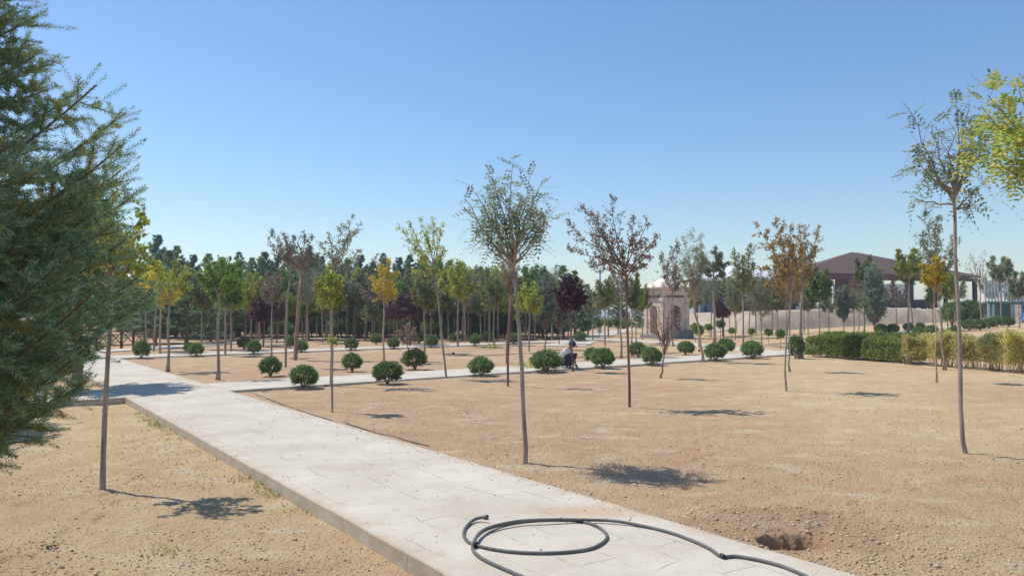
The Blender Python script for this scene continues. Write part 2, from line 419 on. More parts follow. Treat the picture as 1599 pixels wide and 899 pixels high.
L['juniper'] = leafmat('leaf_blue_juniper', [(.14, .185, .13), (.19, .24, .17), (.24, .29, .21), (.15, .18, .12)], .25, gain=1.3)
L['pine'] = leafmat('needles_pine', [(.085, .14, .06), (.12, .19, .085), (.16, .24, .10), (.21, .28, .13)], .3, gain=1.6)
L['pineblue'] = leafmat('needles_blue_pine', [(.08, .13, .085), (.12, .18, .12), (.16, .23, .15)], .3, gain=1.6)
L['spruce'] = leafmat('needles_spruce', [(.10, .165, .075), (.16, .245, .12), (.23, .33, .17), (.34, .43, .25)], .35, gain=1.45)
L['sprucetip'] = leafmat('needles_spruce_old', [(.16, .17, .06), (.22, .22, .07), (.28, .26, .09)], .42, gain=1.6)
L['box'] = leafmat('leaf_boxwood', [(.055, .085, .035), (.085, .125, .05), (.12, .165, .07), (.17, .25, .07)], .35, .42, gain=1.95)
L['hedge'] = leafmat('leaf_hedge', [(.07, .115, .025), (.12, .17, .04), (.18, .22, .05), (.28, .30, .07)], .4, .5, gain=1.5)
L['dryhedge'] = leafmat('leaf_dry_hedge', [(.30, .26, .10), (.44, .38, .14), (.54, .46, .20), (.26, .28, .08)], .42, .6, gain=1.7)
L['flower'] = leafmat('petal_pink', [(.50, .22, .32), (.60, .32, .42)], .3)
L['grass'] = leafmat('grass_blade', [(.10, .16, .03), (.18, .24, .05), (.26, .26, .08)], .4)
L['dry'] = leafmat('dry_leaf', [(.14, .12, .03), (.22, .19, .05), (.10, .07, .03)], .3)

# ------------------------------------------------------------------ foliage builders
def quads(anchor, d, nrm, ln, wd):
    """one rhombic leaf per row"""
    anchor = np.asarray(anchor); d = d / (np.linalg.norm(d, axis=1, keepdims=True) + 1e-9)
    s = np.cross(d, nrm); s /= (np.linalg.norm(s, axis=1, keepdims=True) + 1e-9)
    n2 = np.cross(s, d)
    ln = np.broadcast_to(np.asarray(ln, float).reshape(-1, 1), (len(anchor), 1)); wd = np.broadcast_to(np.asarray(wd, float).reshape(-1, 1), (len(anchor), 1))
    mid = anchor + d * ln * .45
    a = anchor; b = mid + s * wd * .5 + n2 * wd * .16; c = anchor + d * ln; e = mid - s * wd * .5 + n2 * wd * .16
    return np.stack([a, b, c, e], 1).reshape(-1, 3)
def leaf_mesh(name, V):
    return np_mesh(name, V, np.arange(len(V)).reshape(-1, 4))

def rvec(r, n): 
    v = r.normal(size=(n, 3)); return v / np.linalg.norm(v, axis=1, keepdims=True)

def bez(p0, p1, p2, k):
    t = np.linspace(0, 1, k)[:, None]
    return (1 - t) ** 2 * p0 + 2 * t * (1 - t) * p1 + t ** 2 * p2

def crown_skeleton(r, top, W, Hc, profile, nl, twig_n=6, ends=None, upness=.5, leader=True):
    """limbs from the trunk top; returns tubes [(pts, r0, r1)] and twig anchors (pos, dir)"""
    tubes = []; anc = []; dirs = []
    top = np.array(top, float)
    E = []
    if ends is not None: E = [np.array(e, float) for e in ends]
    else:
        for i in range(nl):
            a = 2 * PI * (i * .381966 + r.uniform(0, .12)); zf = .28 + .72 * ((i + r.uniform(0, 1)) / nl)
            rad = W * profile(zf) * r.uniform(.72, 1.02)
            E.append(top + np.array([math.cos(a) * rad, math.sin(a) * rad, Hc * zf]))
    lr0 = .045 * (Hc ** .5) * .27
    for e in E:
        f = r.uniform(0, .28) if leader else r.uniform(0, .08)
        s = top + np.array([0, 0, Hc * f * .7]) 
        if e[2] < s[2]: s = top.copy()
        v = e - s; ln = np.linalg.norm(v)
        ctl = s + v * .5 + np.array([v[0] * (.10), v[1] * .10, -abs(ln) * .02 * 1]) + r.normal(size=3) * ln * .05
        pts = bez(s, ctl, e, 7)
        pts[1:-1] += r.normal(size=(5, 3)) * ln * .015
        tubes.append((pts, lr0, .0035))
        ns = max(4, int(4 + ln * 5.5))
        for j in range(ns):
            t = .22 + .78 * (j + r.uniform(0, 1)) / ns; q = t * 6; k = min(int(q), 5); p = pts[k] + (pts[k + 1] - pts[k]) * (q - k)
            dloc = (pts[k + 1] - pts[k]); dloc /= np.linalg.norm(dloc) + 1e-9
            dv = dloc * .55 + rvec(r, 1)[0] * .75 + np.array([0, 0, .22 * upness]); dv /= np.linalg.norm(dv)
            sl = max(.12, ln * .42 * (1.15 - t)) * r.uniform(.6, 1.2)
            e2 = p + dv * sl; c2 = p + dv * sl * .5 + rvec(r, 1)[0] * sl * .12
            pt2 = bez(p, c2, e2, 4); tubes.append((pt2, lr0 * .30 * (1.2 - t) + .0016, .0014))
            for q2 in range(twig_n):
                t2 = (q2 + r.uniform(.3, 1)) / twig_n; kk = min(int(t2 * 3), 2)
                pp = pt2[kk] + (pt2[kk + 1] - pt2[kk]) * (t2 * 3 - kk)
                d2 = dv * .6 + rvec(r, 1)[0] * .9; d2 /= np.linalg.norm(d2)
                anc.append(pp); dirs.append(d2)
        anc.append(e); dirs.append(v / ln)
    return tubes, np.array(anc), np.array(dirs)

def vase(z): return .25 + 1.0 * math.sin(min(1, z * 1.15) * PI * .62) ** 1.1 if z < .9 else .72
def ball(z): return max(.25, math.sqrt(max(0, 1 - (2 * z - 1) ** 2)))
def column(z): return .65 * (1 - .55 * z) + .35
def cone(z): return 1.05 - .85 * z

LEAF = {  # leaf kind : style, length, width, leaves per anchor
    'pinnate': (.036, .018), 'oval': (.060, .036), 'willow': (.08, .019), 'small': (.044, .027), 'broad': (.075, .06)}

def leaves(r, anc, dirs, style, per, droop=.25, lmin=0.0, spread=.05, keep=1.0, lsc=1.0):
    ln, wd = LEAF[style]; ln *= lsc; wd *= lsc; f = max(1.0, lmin / ln) if lmin else 1.0; ln *= f; wd *= f ** 1.0
    n = len(anc)
    if keep < 1: m = r.random(n) < keep; anc = anc[m]; dirs = dirs[m]; n = len(anc)
    if n == 0: anc = np.zeros((1, 3)); dirs = np.array([[0, 0, 1.]]); n = 1
    if style == 'pinnate':
        # `per` compound leaves on each anchor
        a = np.repeat(anc, per, 0); d = np.repeat(dirs, per, 0) + rvec(r, n * per) * .9
        d[:, 2] -= droop; d /= np.linalg.norm(d, axis=1, keepdims=True)
        a = a + rvec(r, len(a)) * spread * r.random((len(a), 1))
        side = np.cross(d, np.array([0, 0, 1.]) + rvec(r, len(d)) * .35); side /= np.linalg.norm(side, axis=1, keepdims=True) + 1e-9
        nr = np.cross(side, d); L_ = lsc * r.uniform(.11, .19, (len(a), 1)) * max(1, f * .8)
        out = []
        K = 6 if f < 1.5 else 4
        for k in range(K):
            t = .12 + .88 * k / (K - 1)
            pos = a + d * L_ * t + np.array([0, 0, -1.]) * L_ * .25 * t * t
            for sg in (-1, 1):
                if k == K - 1 and sg == 1: continue
                dd = side * sg * (1 if k < K - 1 else .05) + d * .35 + rvec(r, len(a)) * .12
                out.append(quads(pos, dd, nr + rvec(r, len(a)) * .25, ln * r.uniform(.8, 1.15, len(a)), wd))
        return np.concatenate(out)
    a = np.repeat(anc, per, 0); d = np.repeat(dirs, per, 0) * .5 + rvec(r, n * per)
    d[:, 2] -= droop
    a = a + rvec(r, len(a)) * spread * r.random((len(a), 1))
    return quads(a, d, rvec(r, len(a)) + np.array([0, 0, .6]), ln * r.uniform(.7, 1.2, len(a)), wd * r.uniform(.8, 1.2, len(a)))

KIND = {  # profile, leaf style, leaves per anchor, material, bark, limbs, twigs, keep
    'robinia':  (vase, 'pinnate', 1, 'robinia', 'bark_grey', 13, 5, .85),
    'robsparse': (vase, 'pinnate', 1, 'robinia', 'bark_grey', 9, 4, .7),
    'green':    (ball, 'oval', 5, 'green', 'bark_grey', 12, 6, 1),
    'yellowgreen': (ball, 'oval', 5, 'yellowgreen', 'bark_grey', 11, 6, .9),
    'yellow':   (ball, 'oval', 5, 'yellow', 'bark_tan', 9, 6, .9),
    'ochre':    (vase, 'oval', 4, 'ochre', 'bark_grey', 13, 6, .9),
    'purple':   (ball, 'small', 6, 'purple', 'bark_red', 14, 6, 1),
    'dusky':    (vase, 'small', 3, 'dusky', 'bark_red', 12, 6, .75),
    'willow':   (column, 'willow', 5, 'greygreen', 'bark_tan', 12, 6, .9),
    'sparse':   (vase, 'small', 3, 'brownish', 'bark_grey', 9, 5, .8),
    'olive':    (column, 'oval', 5, 'olive', 'bark_grey', 11, 6, .95),
    'darkgreen': (ball, 'oval', 4, 'robinia', 'bark_grey', 11, 6, .9),
    'greygreen': (vase, 'small', 5, 'greygreen', 'bark_grey', 10, 6, .9),
    'bare':     (vase, 'small', 1, 'brownish', 'bark_grey', 10, 5, .12),
    'juniper':  (column, 'willow', 9, 'juniper', 'bark_brown', 22, 6, 1),
}
def add_tubes(mb, tubes, n=5):
    for pts, r0, r1 in tubes:
        k = len(pts); mb.tube([tuple(p) for p in pts], [r0 + (r1 - r0) * (i / (k - 1)) ** .8 for i in range(k)], n, cap=False)

TREE_G = 'young trees planted in the bare soil beds'
def tree(kind, px, pb, pt, hw, pcb, label, group=TREE_G, lean=0.0, seed=None, ends=None, trunk_px=None, r0=None,
         name=None, per=None, extra=None, keep=None, nl=None, tw=None, cname='crown', lmat=None, bark=None, cx=None, dens=1.0, lsc=1.0, sty_=None):
    """pixel place of the base (px,pb), of the top, half width of the crown and where the crown starts"""
    b = off_path(P(px, pb), .05); s = FPX / b.y
    H = (pb - pt) / s; W = hw / s; zc = (pb - pcb) / s
    r = np.random.default_rng(seed if seed is not None else int(px * 7 + pb))
    prof, sty, pr, lm, bk, nl0, tw0, kp = KIND[kind]
    if per: pr = per
    if keep is not None: kp = keep
    if nl: nl0 = nl
    if tw: tw0 = tw
    lx = ((cx - px) / s if cx is not None else lean * zc)
    T = empty(name or {'purple': 'plum_tree', 'robinia': 'locust_tree', 'robsparse': 'locust_tree', 'dusky': 'crabapple_tree', 'willow': 'willow_tree', 'juniper': 'juniper_tree', 'bare': 'bare_tree'}.get(kind, 'young_tree'), b, 0, label, 'tree', group)
    mb = MB(); R0 = r0 or max(.022, H * .0105)
    top = np.array([lx, r.uniform(-.05, .05), zc])
    if trunk_px:
        tp = [((x - px) / s, 0, (pb - y) / s) for x, y in trunk_px]; top = np.array(tp[-1])
    else:
        tp = [(0, 0, -.06)] + [(lx * t ** 1.2 + r.normal() * .012 * H / 3, r.normal() * .012, zc * t) for t in (.12, .3, .5, .7, .88)] + [tuple(top)]
    k = len(tp)
    rr = [R0 * (1.7 if i == 0 else 1.0) * (1 - .38 * i / (k - 1)) * r.uniform(.94, 1.06) for i in range(k)]
    mb.tube(tp, rr, 9)
    Hc = max(.2, H - zc)
    # leader
    if ends is not None:
        E = [((x - px) / s, dy, (pb - y) / s) for x, y, dy in ends]
    else: E = None
    tubes, anc, dirs = crown_skeleton(r, top, W, Hc, prof, nl0, tw0, E)
    ld = [tuple(top + np.array([r.normal() * .02 * i, r.normal() * .02 * i, Hc * .72 * i / 5])) for i in range(6)]
    mb.tube(ld, [R0 * .6 * (1 - i / 5.6) for i in range(6)], 6)
    add_tubes(mb, tubes)
    mb.build('trunk', M[bark or bk], T, smooth=True)
    lmin = 2.3 / (s * .64)
    if sty_: sty = sty_
    big = max(1.0, lmin / LEAF[sty][0])
    sp = .05 * max(1, H / 3) + .35 * (lmin if big > 1 else 0)
    if sty == 'pinnate' and big > 2.2: sty = 'small'; pr = 6
    prn = max(1, int(round(pr * dens * 1.35)))
    V = leaves(r, anc, dirs, sty, prn, lmin=lmin * .85, spread=sp, keep=kp, lsc=lsc)
    cr = link(cname, leaf_mesh('crown', V), T, L[lmat or lm])
    if extra: extra(T, r, s, px, pb)
    return T

# ------------------------------------------------------------------ ground
def make_ground():
    fr = np.radians(np.linspace(-52, 52, 640)); rest = np.radians(np.linspace(52, 308, 90))[1:-1]
    ang = np.concatenate([fr, rest]); 
    rad = [0.4, .8, 1.4, 2.0, 2.6, 3.0, 3.3]
    while rad[-1] < 14: rad.append(rad[-1] * 1.0042)
    while rad[-1] < 45: rad.append(rad[-1] * 1.009)
    while rad[-1] < 2500: rad.append(rad[-1] * 1.05)
    rad = np.array(rad)
    A, R = np.meshgrid(ang, rad)
    X = R * np.sin(A); Y = R * np.cos(A)
    Z = base_h(X, Y) + near_h(X, Y)
    V = np.stack([X, Y, Z], -1).reshape(-1, 3)
    V = np.concatenate([V, [[0, 0, float(base_h(0, 0))]]])
    na = len(ang); nr = len(rad)
    i, j = np.meshgrid(np.arange(nr - 1), np.arange(na), indexing='ij'); j2 = (j + 1) % na
    F = np.stack([i * na + j, (i + 1) * na + j, (i + 1) * na + j2, i * na + j2], -1).reshape(-1, 4)
    me = np_mesh('ground', V, F, smooth=True)
    # centre fan
    import bmesh
    bm = bmesh.new(); bm.from_mesh(me); bm.verts.ensure_lookup_table()
    c = bm.verts[len(V) - 1]
    for a in range(na): 
        f = bm.faces.new((c, bm.verts[a], bm.verts[(a + 1) % na])); f.smooth = True
    bmesh.ops.recalc_face_normals(bm, faces=bm.faces)
    bm.to_mesh(me); bm.free()
    o = link('ground', me, None, M['soil']); tag(o, kind='structure')
    nz = me.polygons[1000].normal.z
    if nz < 0: me.flip_normals()
make_ground()

def ribbon(name, left, right, top, thick, mat, jag=.006, seed=1, step=.25, follow=False):
    """slab between two polylines of (x,y)"""
    def resample(pl, n):
        pl = np.array(pl, float); d = np.r_[0, np.cumsum(np.linalg.norm(np.diff(pl, axis=0), axis=1))]
        t = np.linspace(0, d[-1], n); return np.stack([np.interp(t, d, pl[:, 0]), np.interp(t, d, pl[:, 1])], 1)
    ln = np.linalg.norm(np.array(left[0]) - np.array(left[-1])); n = max(8, int(ln / step))
    Lp = resample(left, n); Rp = resample(right, n)
    r = np.random.default_rng(seed)
    Lp = Lp + (vnoise(np.arange(n), np.zeros(n), 3, seed)[:, None] * jag * 2 + r.normal(size=(n, 1)) * jag * .35) * NA
    Rp = Rp + (vnoise(np.arange(n), np.zeros(n), 3, seed + 5)[:, None] * jag * 2 + r.normal(size=(n, 1)) * jag * .35) * NA
    V = []; F = []
    K = 6
    for i in range(n):
        zt = top + (float(h(*((Lp[i] + Rp[i]) / 2))) if follow else 0)
        ch = .012
        row = [(*Lp[i], zt - thick), (*Lp[i], zt - ch)]
        for k in range(K + 1):
            t = k / K; q = Lp[i] * (1 - t) + Rp[i] * t
            if k == 0: q = q + (Rp[i] - Lp[i]) * .004
            if k == K: q = q - (Rp[i] - Lp[i]) * .004
            row.append((q[0], q[1], zt))
        row += [(*Rp[i], zt - ch), (*Rp[i], zt - thick)]
        V += row
    m = K + 5
    for i in range(n - 1):
        for k in range(m - 1):
            a = i * m + k; F.append((a, a + 1, a + m + 1, a + m))
    F.append(tuple(range(m))); F.append(tuple((n - 1) * m + k for k in reversed(range(m))))
    me = bpy.data.meshes.new(name); me.from_pydata(V, [], F); me.update()
    o = link(name, me, None, mat); tag(o, kind='structure')
    return o
def strip(name, p0, d, w, t0, t1, top, mat, nrm=None, thick=.2, seed=1, step=.25):
    p0 = np.array(p0); d = np.array(d) / np.linalg.norm(d); nn = np.array([-d[1], d[0]]) if nrm is None else nrm
    return ribbon(name, [p0 + d * t0, p0 + d * t1], [p0 + nn * w + d * t0, p0 + nn * w + d * t1], top, thick, mat, seed=seed, step=step)
strip('path', A0, DA, WA, -9, 52, 0.0, M['pathA'], NA, seed=2, step=.12)
strip('side_path', B0, DB, WB, -16, 27, -0.004, M['pathB'], seed=3)
strip('side_path', (-14.4, 30.3), (.695, .72), 2.3, -9, 30, -0.008, M['pathB'], seed=4)
def pxribbon(name, pts, w, top, seed, follow=False, thick=.2):
    c = [P(x, y) for x, y in pts]; c = [np.array([p.x, p.y]) for p in c]
    Lp = []; Rp = []
    for i, p in enumerate(c):
        t = c[min(i + 1, len(c) - 1)] - c[max(0, i - 1)]; t /= np.linalg.norm(t); nn = np.array([-t[1], t[0]])
        Lp.append(p + nn * w / 2); Rp.append(p - nn * w / 2)
    return ribbon(name, Lp, Rp, top, thick, M['pathB'], seed=seed, follow=follow, step=.5)
pxribbon('side_path', [(120, 551), (200, 547), (300, 540), (400, 534), (560, 527), (780, 520)], 2.0, -.012, 6)
pxribbon('side_path', [(1222, 554), (1160, 546), (1100, 541), (1040, 535), (960, 531), (890, 528)], 2.1, -.016, 7)
pxribbon('side_path', [(880, 541), (905, 533), (935, 524), (965, 517), (1000, 512)], 2.4, -.020, 8)
pxribbon('side_path', [(1240, 552), (1300, 541), (1390, 524), (1440, 516.5), (1490, 511), (1560, 505), (1640, 500)], 2.2, .05, 9, follow=True)

# ---- clods and pebbles lying on the soil
def scatter_clods():
    r = np.random.default_rng(11)
    ico = np.array([(0,0,1),(.894,0,.447),(.276,.851,.447),(-.724,.526,.447),(-.724,-.526,.447),(.276,-.851,.447),(.724,.526,-.447),(-.276,.851,-.447),(-.894,0,-.447),(-.276,-.851,-.447),(.724,-.526,-.447),(0,0,-1)])
    fc = np.array([(0,1,2),(0,2,3),(0,3,4),(0,4,5),(0,5,1),(1,6,2),(2,7,3),(3,8,4),(4,9,5),(5,10,1),(6,7,2),(7,8,3),(8,9,4),(9,10,5),(10,6,1),(11,7,6),(11,8,7),(11,9,8),(11,10,9),(11,6,10)])
    N = 60000
    u = r.random(N); Y = 3.6 * (16 / 3.6) ** u; X = r.uniform(-.82, .82, N) * Y
    dA = (X - A0[0]) * NA[0] + (Y - A0[1]) * NA[1]
    dens = vnoise(X, Y, 1.3, 31) + vnoise(X, Y, .4, 32)
    onp = (dA > -.02) & (dA < WA + .02)
    pitd = np.hypot(X - PIT[0], Y - PIT[1])
    keep = (~onp) & ((dens > r.uniform(-.55, .45, N)) | (pitd < 1.0))
    X, Y, pitd = X[keep], Y[keep], pitd[keep]; N = len(X)
    size = np.clip(r.lognormal(math.log(.0052), .42, N), .0025, .018) * (1 + .25 * (pitd < 1.1))
    # crumbs kicked onto the path
    n2 = 420; t = r.uniform(0, 12, n2); w = np.where(r.random(n2) < .6, WA - np.abs(r.normal(0, .22, n2)), r.uniform(0, WA, n2)); w = np.clip(w, .02, WA - .02)
    X2 = A0[0] + DA[0] * t + NA[0] * w; Y2 = A0[1] + DA[1] * t + NA[1] * w
    Z = base_h(X, Y) + near_h(X, Y)
    X = np.r_[X, X2]; Y = np.r_[Y, Y2]; Z = np.r_[Z, np.full(n2, .001)]; size = np.r_[size, np.clip(r.lognormal(math.log(.005), .4, n2), .002, .014)]
    N = len(X)
    sc = size[:, None, None] * r.uniform(.7, 1.25, (N, 1, 3)) * np.array([1, 1, .75])
    V = ico[None] * (1 + r.normal(0, .26, (N, 12, 1))) * sc
    a = r.uniform(0, 2 * PI, N); ca, sa = np.cos(a)[:, None], np.sin(a)[:, None]
    V = np.stack([V[..., 0] * ca - V[..., 1] * sa, V[..., 0] * sa + V[..., 1] * ca, V[..., 2]], -1)
    V += np.stack([X, Y, Z + size * .25], -1)[:, None]
    F = (fc[None] + (np.arange(N) * 12)[:, None, None]).reshape(-1, 3)
    m, n, l, b = nt('clod_soil'); g = n.new('ShaderNodeNewGeometry')
    rp = ramp(n, [(0, (.38, .26, .16)), (.5, (.48, .35, .22)), (.9, (.54, .41, .27)), (1, (.58, .47, .35))])
    l.new(g.outputs['Random Per Island'], rp.inputs[0]); l.new(rp.outputs[0], b.inputs['Base Color']); b.inputs['Roughness'].default_value = .95
    o = link('soil_clods', np_mesh('soil_clods', V.reshape(-1, 3), F), None, m); tag(o, 'crumbs and small clods of dry soil scattered over the beds', 'soil clods', kind='stuff')
scatter_clods()

def grass_tufts():
    r = np.random.default_rng(5); A = []; D = []; ln = []
    def tuft(x, y, n, hgt, spread=.05):
        z = float(h(x, y)) - .01
        for _ in range(int(n * 1.8)):
            A.append((x + r.normal() * spread, y + r.normal() * spread, z)); D.append((r.normal() * .6, r.normal() * .6, 1)); ln.append(1.5 * hgt * r.uniform(.5, 1.2))
    for t, n in [(8.9, 30), (9.2, 30), (8.6, 26), (9.6, 24), (8.2, 20), (7.8, 12), (7.3, 10), (4.1, 18), (3.7, 26), (3.4, 20), (3.15, 18), (2.6, 8), (10.1, 22), (10.6, 18), (6.2, 8), (5.4, 7)]:
        p = A0 + DA * t - NA * r.uniform(.03, .10); tuft(p[0], p[1], n, .05, .07)
    for px, py, n in [(245, 868, 14), (265, 862, 12), (470, 785, 18), (490, 800, 22), (525, 806, 10), (230, 855, 8)]:
        p = P(px, py); tuft(p.x, p.y, n, .035, .07)
    A_, D_ = np.array(A, float), np.array(D, float)
    V = quads(A_, D_, rvec(r, len(A_)), np.array(ln), .010)
    tag(link('grass', leaf_mesh('grass', V), None, L['grass']), 'short green weeds along the low side of the concrete path', 'grass', kind='stuff')
grass_tufts()

# ------------------------------------------------------------------ shrubs
def ball_mesh(seed, n=1150, tall=1.0, sty='small', lsz=.042, base=.12):
    """unit shrub: radius 1, sits on z=0, height about 1.85*tall"""
    r = np.random.default_rng(seed)
    d = rvec(r, n); d[:, 2] = np.where(d[:, 2] < -.75, -d[:, 2], d[:, 2])
    lump = 1 + .26 * vnoise(d[:, 0] * 2 + 5, d[:, 1] * 2 + d[:, 2] * 2, .55, seed) + .08 * vnoise(d[:, 0] * 3, d[:, 2] * 3 + d[:, 1], .3, seed + 1)
    rad = lump * (.95 - np.abs(r.normal(0, .15, n)))
    ho = vnoise(d[:, 0] * 2 + 9, d[:, 1] * 2 + 3 * d[:, 2], .5, seed + 7); okk = ho < r.uniform(.12, .5, n); d = d[okk]; rad = rad[okk]; n = len(d)
    p = d * rad[:, None]
    low = p[:, 2] < 0; p[low, :2] *= (1 - .32 * np.abs(p[low, 2:3]) ** 1.2)
    p[:, 2] = p[:, 2] * .88 * tall + .88 * tall + base
    A = []; D = []
    # each point is a short shoot carrying leaves
    sh = d * .8 + np.array([0, 0, .75]) + rvec(r, n) * .35; sh /= np.linalg.norm(sh, axis=1, keepdims=True)
    for k in range(5):
        A.append(p + sh * (.06 * k) + rvec(r, n) * .02); D.append(sh + rvec(r, n) * .55)
    # a sprinkle of longer shoots breaking the outline
    m = r.random(n) < .28
    for k in range(5, 9):
        A.append(p[m] + sh[m] * (.045 * k)); D.append(sh[m] + rvec(r, m.sum()) * .6)
    A = np.concatenate(A); D = np.concatenate(D)
    V = quads(A, D, rvec(r, len(A)), r.uniform(.13, .27, len(A)), r.uniform(.05, .085, len(A)))
    me = leaf_mesh('shrub_foliage', V); 
    mb = MB()
    for k in range(7):
        a = k * .9; mb.tube([(0, 0, -.08), (math.cos(a) * .15, math.sin(a) * .15, .3), (math.cos(a) * .5, math.sin(a) * .5, .9 * tall)], [.07, .05, .02], 5)
    ms = bpy.data.meshes.new('shrub_stem'); ms.from_pydata(mb.v, [], mb.f)
    return me, ms
BALLS = [ball_mesh(s) for s in (1, 2, 3, 4, 5, 6, 7)]
for f, s in BALLS: f.materials.append(L['box']); s.materials.append(M['bark_brown'])
TALLB = [ball_mesh(9, 1400, 1.5)]
for f, s in TALLB: f.materials.append(L['box']); s.materials.append(M['bark_brown'])
def shrub(px, pb, hw, label, group, i=0, tall=False, zs=1.0, name='ball_shrub', cat='shrub'):
    p = off_path(P(px, pb), .08); s = FPX / p.y; f, st = (TALLB if tall else BALLS)[0 if tall else (i * 3 + int(px)) % 7]
    T = empty(name, p, i * 1.7, label, cat, group); k = hw / s; q_ = random.Random(px * 3 + pb); T.scale = (k * q_.uniform(.94, 1.06), k * q_.uniform(.92, 1.08), k * zs * q_.uniform(.9, 1.04)); T.rotation_euler = (q_.uniform(-.09, .09), q_.uniform(-.09, .09), i * 1.7 + px)
    link('foliage', f, T); link('stem', st, T)
    return T
G1 = 'clipped ball shrubs along the near side path'; G2 = 'clipped ball shrubs along the second path'; G3 = 'ball shrubs beside the rising path on the right'
near_balls = [
 (422, 588, 15.5, 'round dark green shrub left of the path corner, above the biggest left shrub'),
 (473, 606, 18.5, 'large round green shrub leftmost on the near edge of the side path'),
 (550, 580, 14, 'round green shrub on the far edge of the side path, small, between two larger shrubs'),
 (605, 600, 19.5, 'widest round green shrub on the near edge, just right of a yellow-leaved trunk'),
 (648, 577, 16.5, 'round green shrub behind the side path with a thin pink-leaved tree rising over it'),
 (751, 583, 16.5, 'lone round green shrub with a visible stem, left of the crossed twin trunks'),
 (853, 578, 20.5, 'wide low green shrub right beside the crouching man'),
 (925, 567, 12.5, 'smaller round green shrub half behind the shrub right of the crouching man'),
 (942, 573, 16, 'round green shrub in front of the pair just right of the crouching man'),
 (997, 558, 12.5, 'smaller round green shrub behind the pair left of the pink-leaved sapling'),
 (1018, 568, 15.5, 'round green shrub in front of the pair left of the pink-leaved sapling'),
 (1070, 554, 12, 'small round green shrub beyond the side path, in front of the stone fountain'),
 (1118, 563, 14, 'round green shrub in front of the pair beneath the dark green tree'),
 (1134, 552, 13, 'round green shrub behind the pair beneath the dark green tree'),
 (1175, 560, 14.5, 'round green shrub, rightmost one on the near edge of the side path')]
for i, (x, y, w, lb) in enumerate(near_balls): shrub(x, y, w, lb, G1, i, zs=.92 if w < 20 else .78)
mid_balls = [(307, 554, 10.5, 'round green shrub between two thin trunks on the left of the second path'), (297, 551, 8, 'small round shrub tucked behind the leftmost ball of the second path'),
 (381, 546, 9, 'small green shrub behind the ball beside the leaning grey trunk'), (396, 551, 10, 'round green shrub left of the thin purple-leaved tree on the second path'),
 (453, 543, 8.5, 'round green shrub left of the thick leaning trunk'), (471, 548, 8.5, 'round green shrub right of the thick leaning trunk'),
 (548, 545, 9.8, 'dense green shrub right of the stake trunk with a low leafy sprout'), (587, 538, 8.5, 'small round green shrub just left of the yellow-leaved trunk'),
 (615, 542, 9, 'round green shrub just right of the yellow-leaved trunk'), (653, 536, 8, 'dusky round shrub under the wide purple plum'), (674, 540, 9, 'round green shrub left of the leaning yellow-green tree'),
 (707, 534, 6.8, 'small round shrub beside a thin grey trunk right of the leaning yellow-green tree'), (741, 538, 8.6, 'round green shrub directly behind the lone stemmed shrub'),
 (761, 533, 8, 'small round green shrub with thin trunks standing before it'), (802, 537, 9, 'round green shrub seen just behind the tall front trunk'),
 (906, 532, 8.5, 'round green shrub behind the purple ball tree'), (640, 530, 7, 'small shrub far back under the purple plum'), (700, 529, 7, 'small yellowish shrub at the foot of the grove, left of the middle'),
 (775, 527, 7, 'small shrub at the foot of the grove near the middle')]
for i, (x, y, w, lb) in enumerate(mid_balls): shrub(x, y, w, lb, G2, i + 1, zs=.98)
shrub(221, 557, 11, 'tall rounded green shrub at the left, beside the spruce branches', G2, 2, zs=1.3)
shrub(1242, 560, 11, 'tall narrow dark green shrub at the left end of the hedge', G3, 0, tall=True, zs=1.1)
for i, (x, y, w, lb) in enumerate([(1376, 522, 9, 'ball shrub at the foot of the blue juniper behind the hedge'), (1395, 521, 8, 'dark ball shrub in front of the grey bank, right of the juniper'), (1419, 518, 7.5, 'ball shrub below the two leaning thin trunks'),
 (1437, 515, 6.5, 'small ball shrub highest up against the grey bank'), (1434, 525, 8, 'ball shrub showing over the hedge left of the yellow tree'), (1455, 522, 8, 'ball shrub showing over the hedge behind the yellow tree'), (1491, 521, 7, 'ball shrub left of the tall front locust trunk'),
 (1514, 516, 9, 'first ball shrub right of the tall front locust trunk'), (1531, 516, 8.5, 'second ball shrub right of the tall front locust trunk'), (1544, 513, 8.5, 'third ball shrub right of the tall locust trunk, below the bare tree'),
 (1557, 509, 8.5, 'ball shrub left of the green box frame'), (1575, 509, 8, 'ball shrub right under the blue slide')]):
    shrub(x, y, w, lb, G3, i, zs=.9)

# ---- hedges
def hedge_foliage(name, pts, width, height, n, mat, parent, seed, leaf=(.05, .09), lumpy=.25, gap=0, zmin=.12):
    r = np.random.default_rng(seed); pts = np.array(pts); seg = np.linalg.norm(np.diff(pts, axis=0), axis=1); d = np.r_[0, np.cumsum(seg)]
    t = r.uniform(0, d[-1], n); x = np.interp(t, d, pts[:, 0]); y = np.interp(t, d, pts[:, 1])
    q = r.uniform(0, PI, n); side = np.cos(q); up = np.sin(q)
    tan = (pts[-1] - pts[0]) / np.linalg.norm(pts[-1] - pts[0]); nn = np.array([-tan[1], tan[0]])
    lump = 1 + lumpy * vnoise(t, up * 2, .45, seed) + lumpy * vnoise(t, side * 2, 1.1, seed + 2)
    shell = (1 - np.abs(r.normal(0, .16, n)))
    w = np.sign(side) * np.abs(side) ** .6 * width / 2 * lump * shell
    z = zmin + (height - zmin) * np.where(up > .55, (up ** .5) * lump * shell, up / .55 * .74 * r.random(n) ** .6)
    A = np.stack([x + nn[0] * w, y + nn[1] * w, z + h(x, y)], 1)
    D = rvec(r, n) + np.array([0, 0, .7])
    V = []
    for k in range(4):
        V.append(quads(A + rvec(r, n) * .05, D + rvec(r, n) * .8, rvec(r, n), r.uniform(*leaf, n), r.uniform(leaf[0] * .5, leaf[1] * .55, n)))
    V = np.concatenate(V)
    c = parent.location; V = V - np.array([c.x, c.y, c.z])
    link(name, leaf_mesh(name, V), parent, mat)
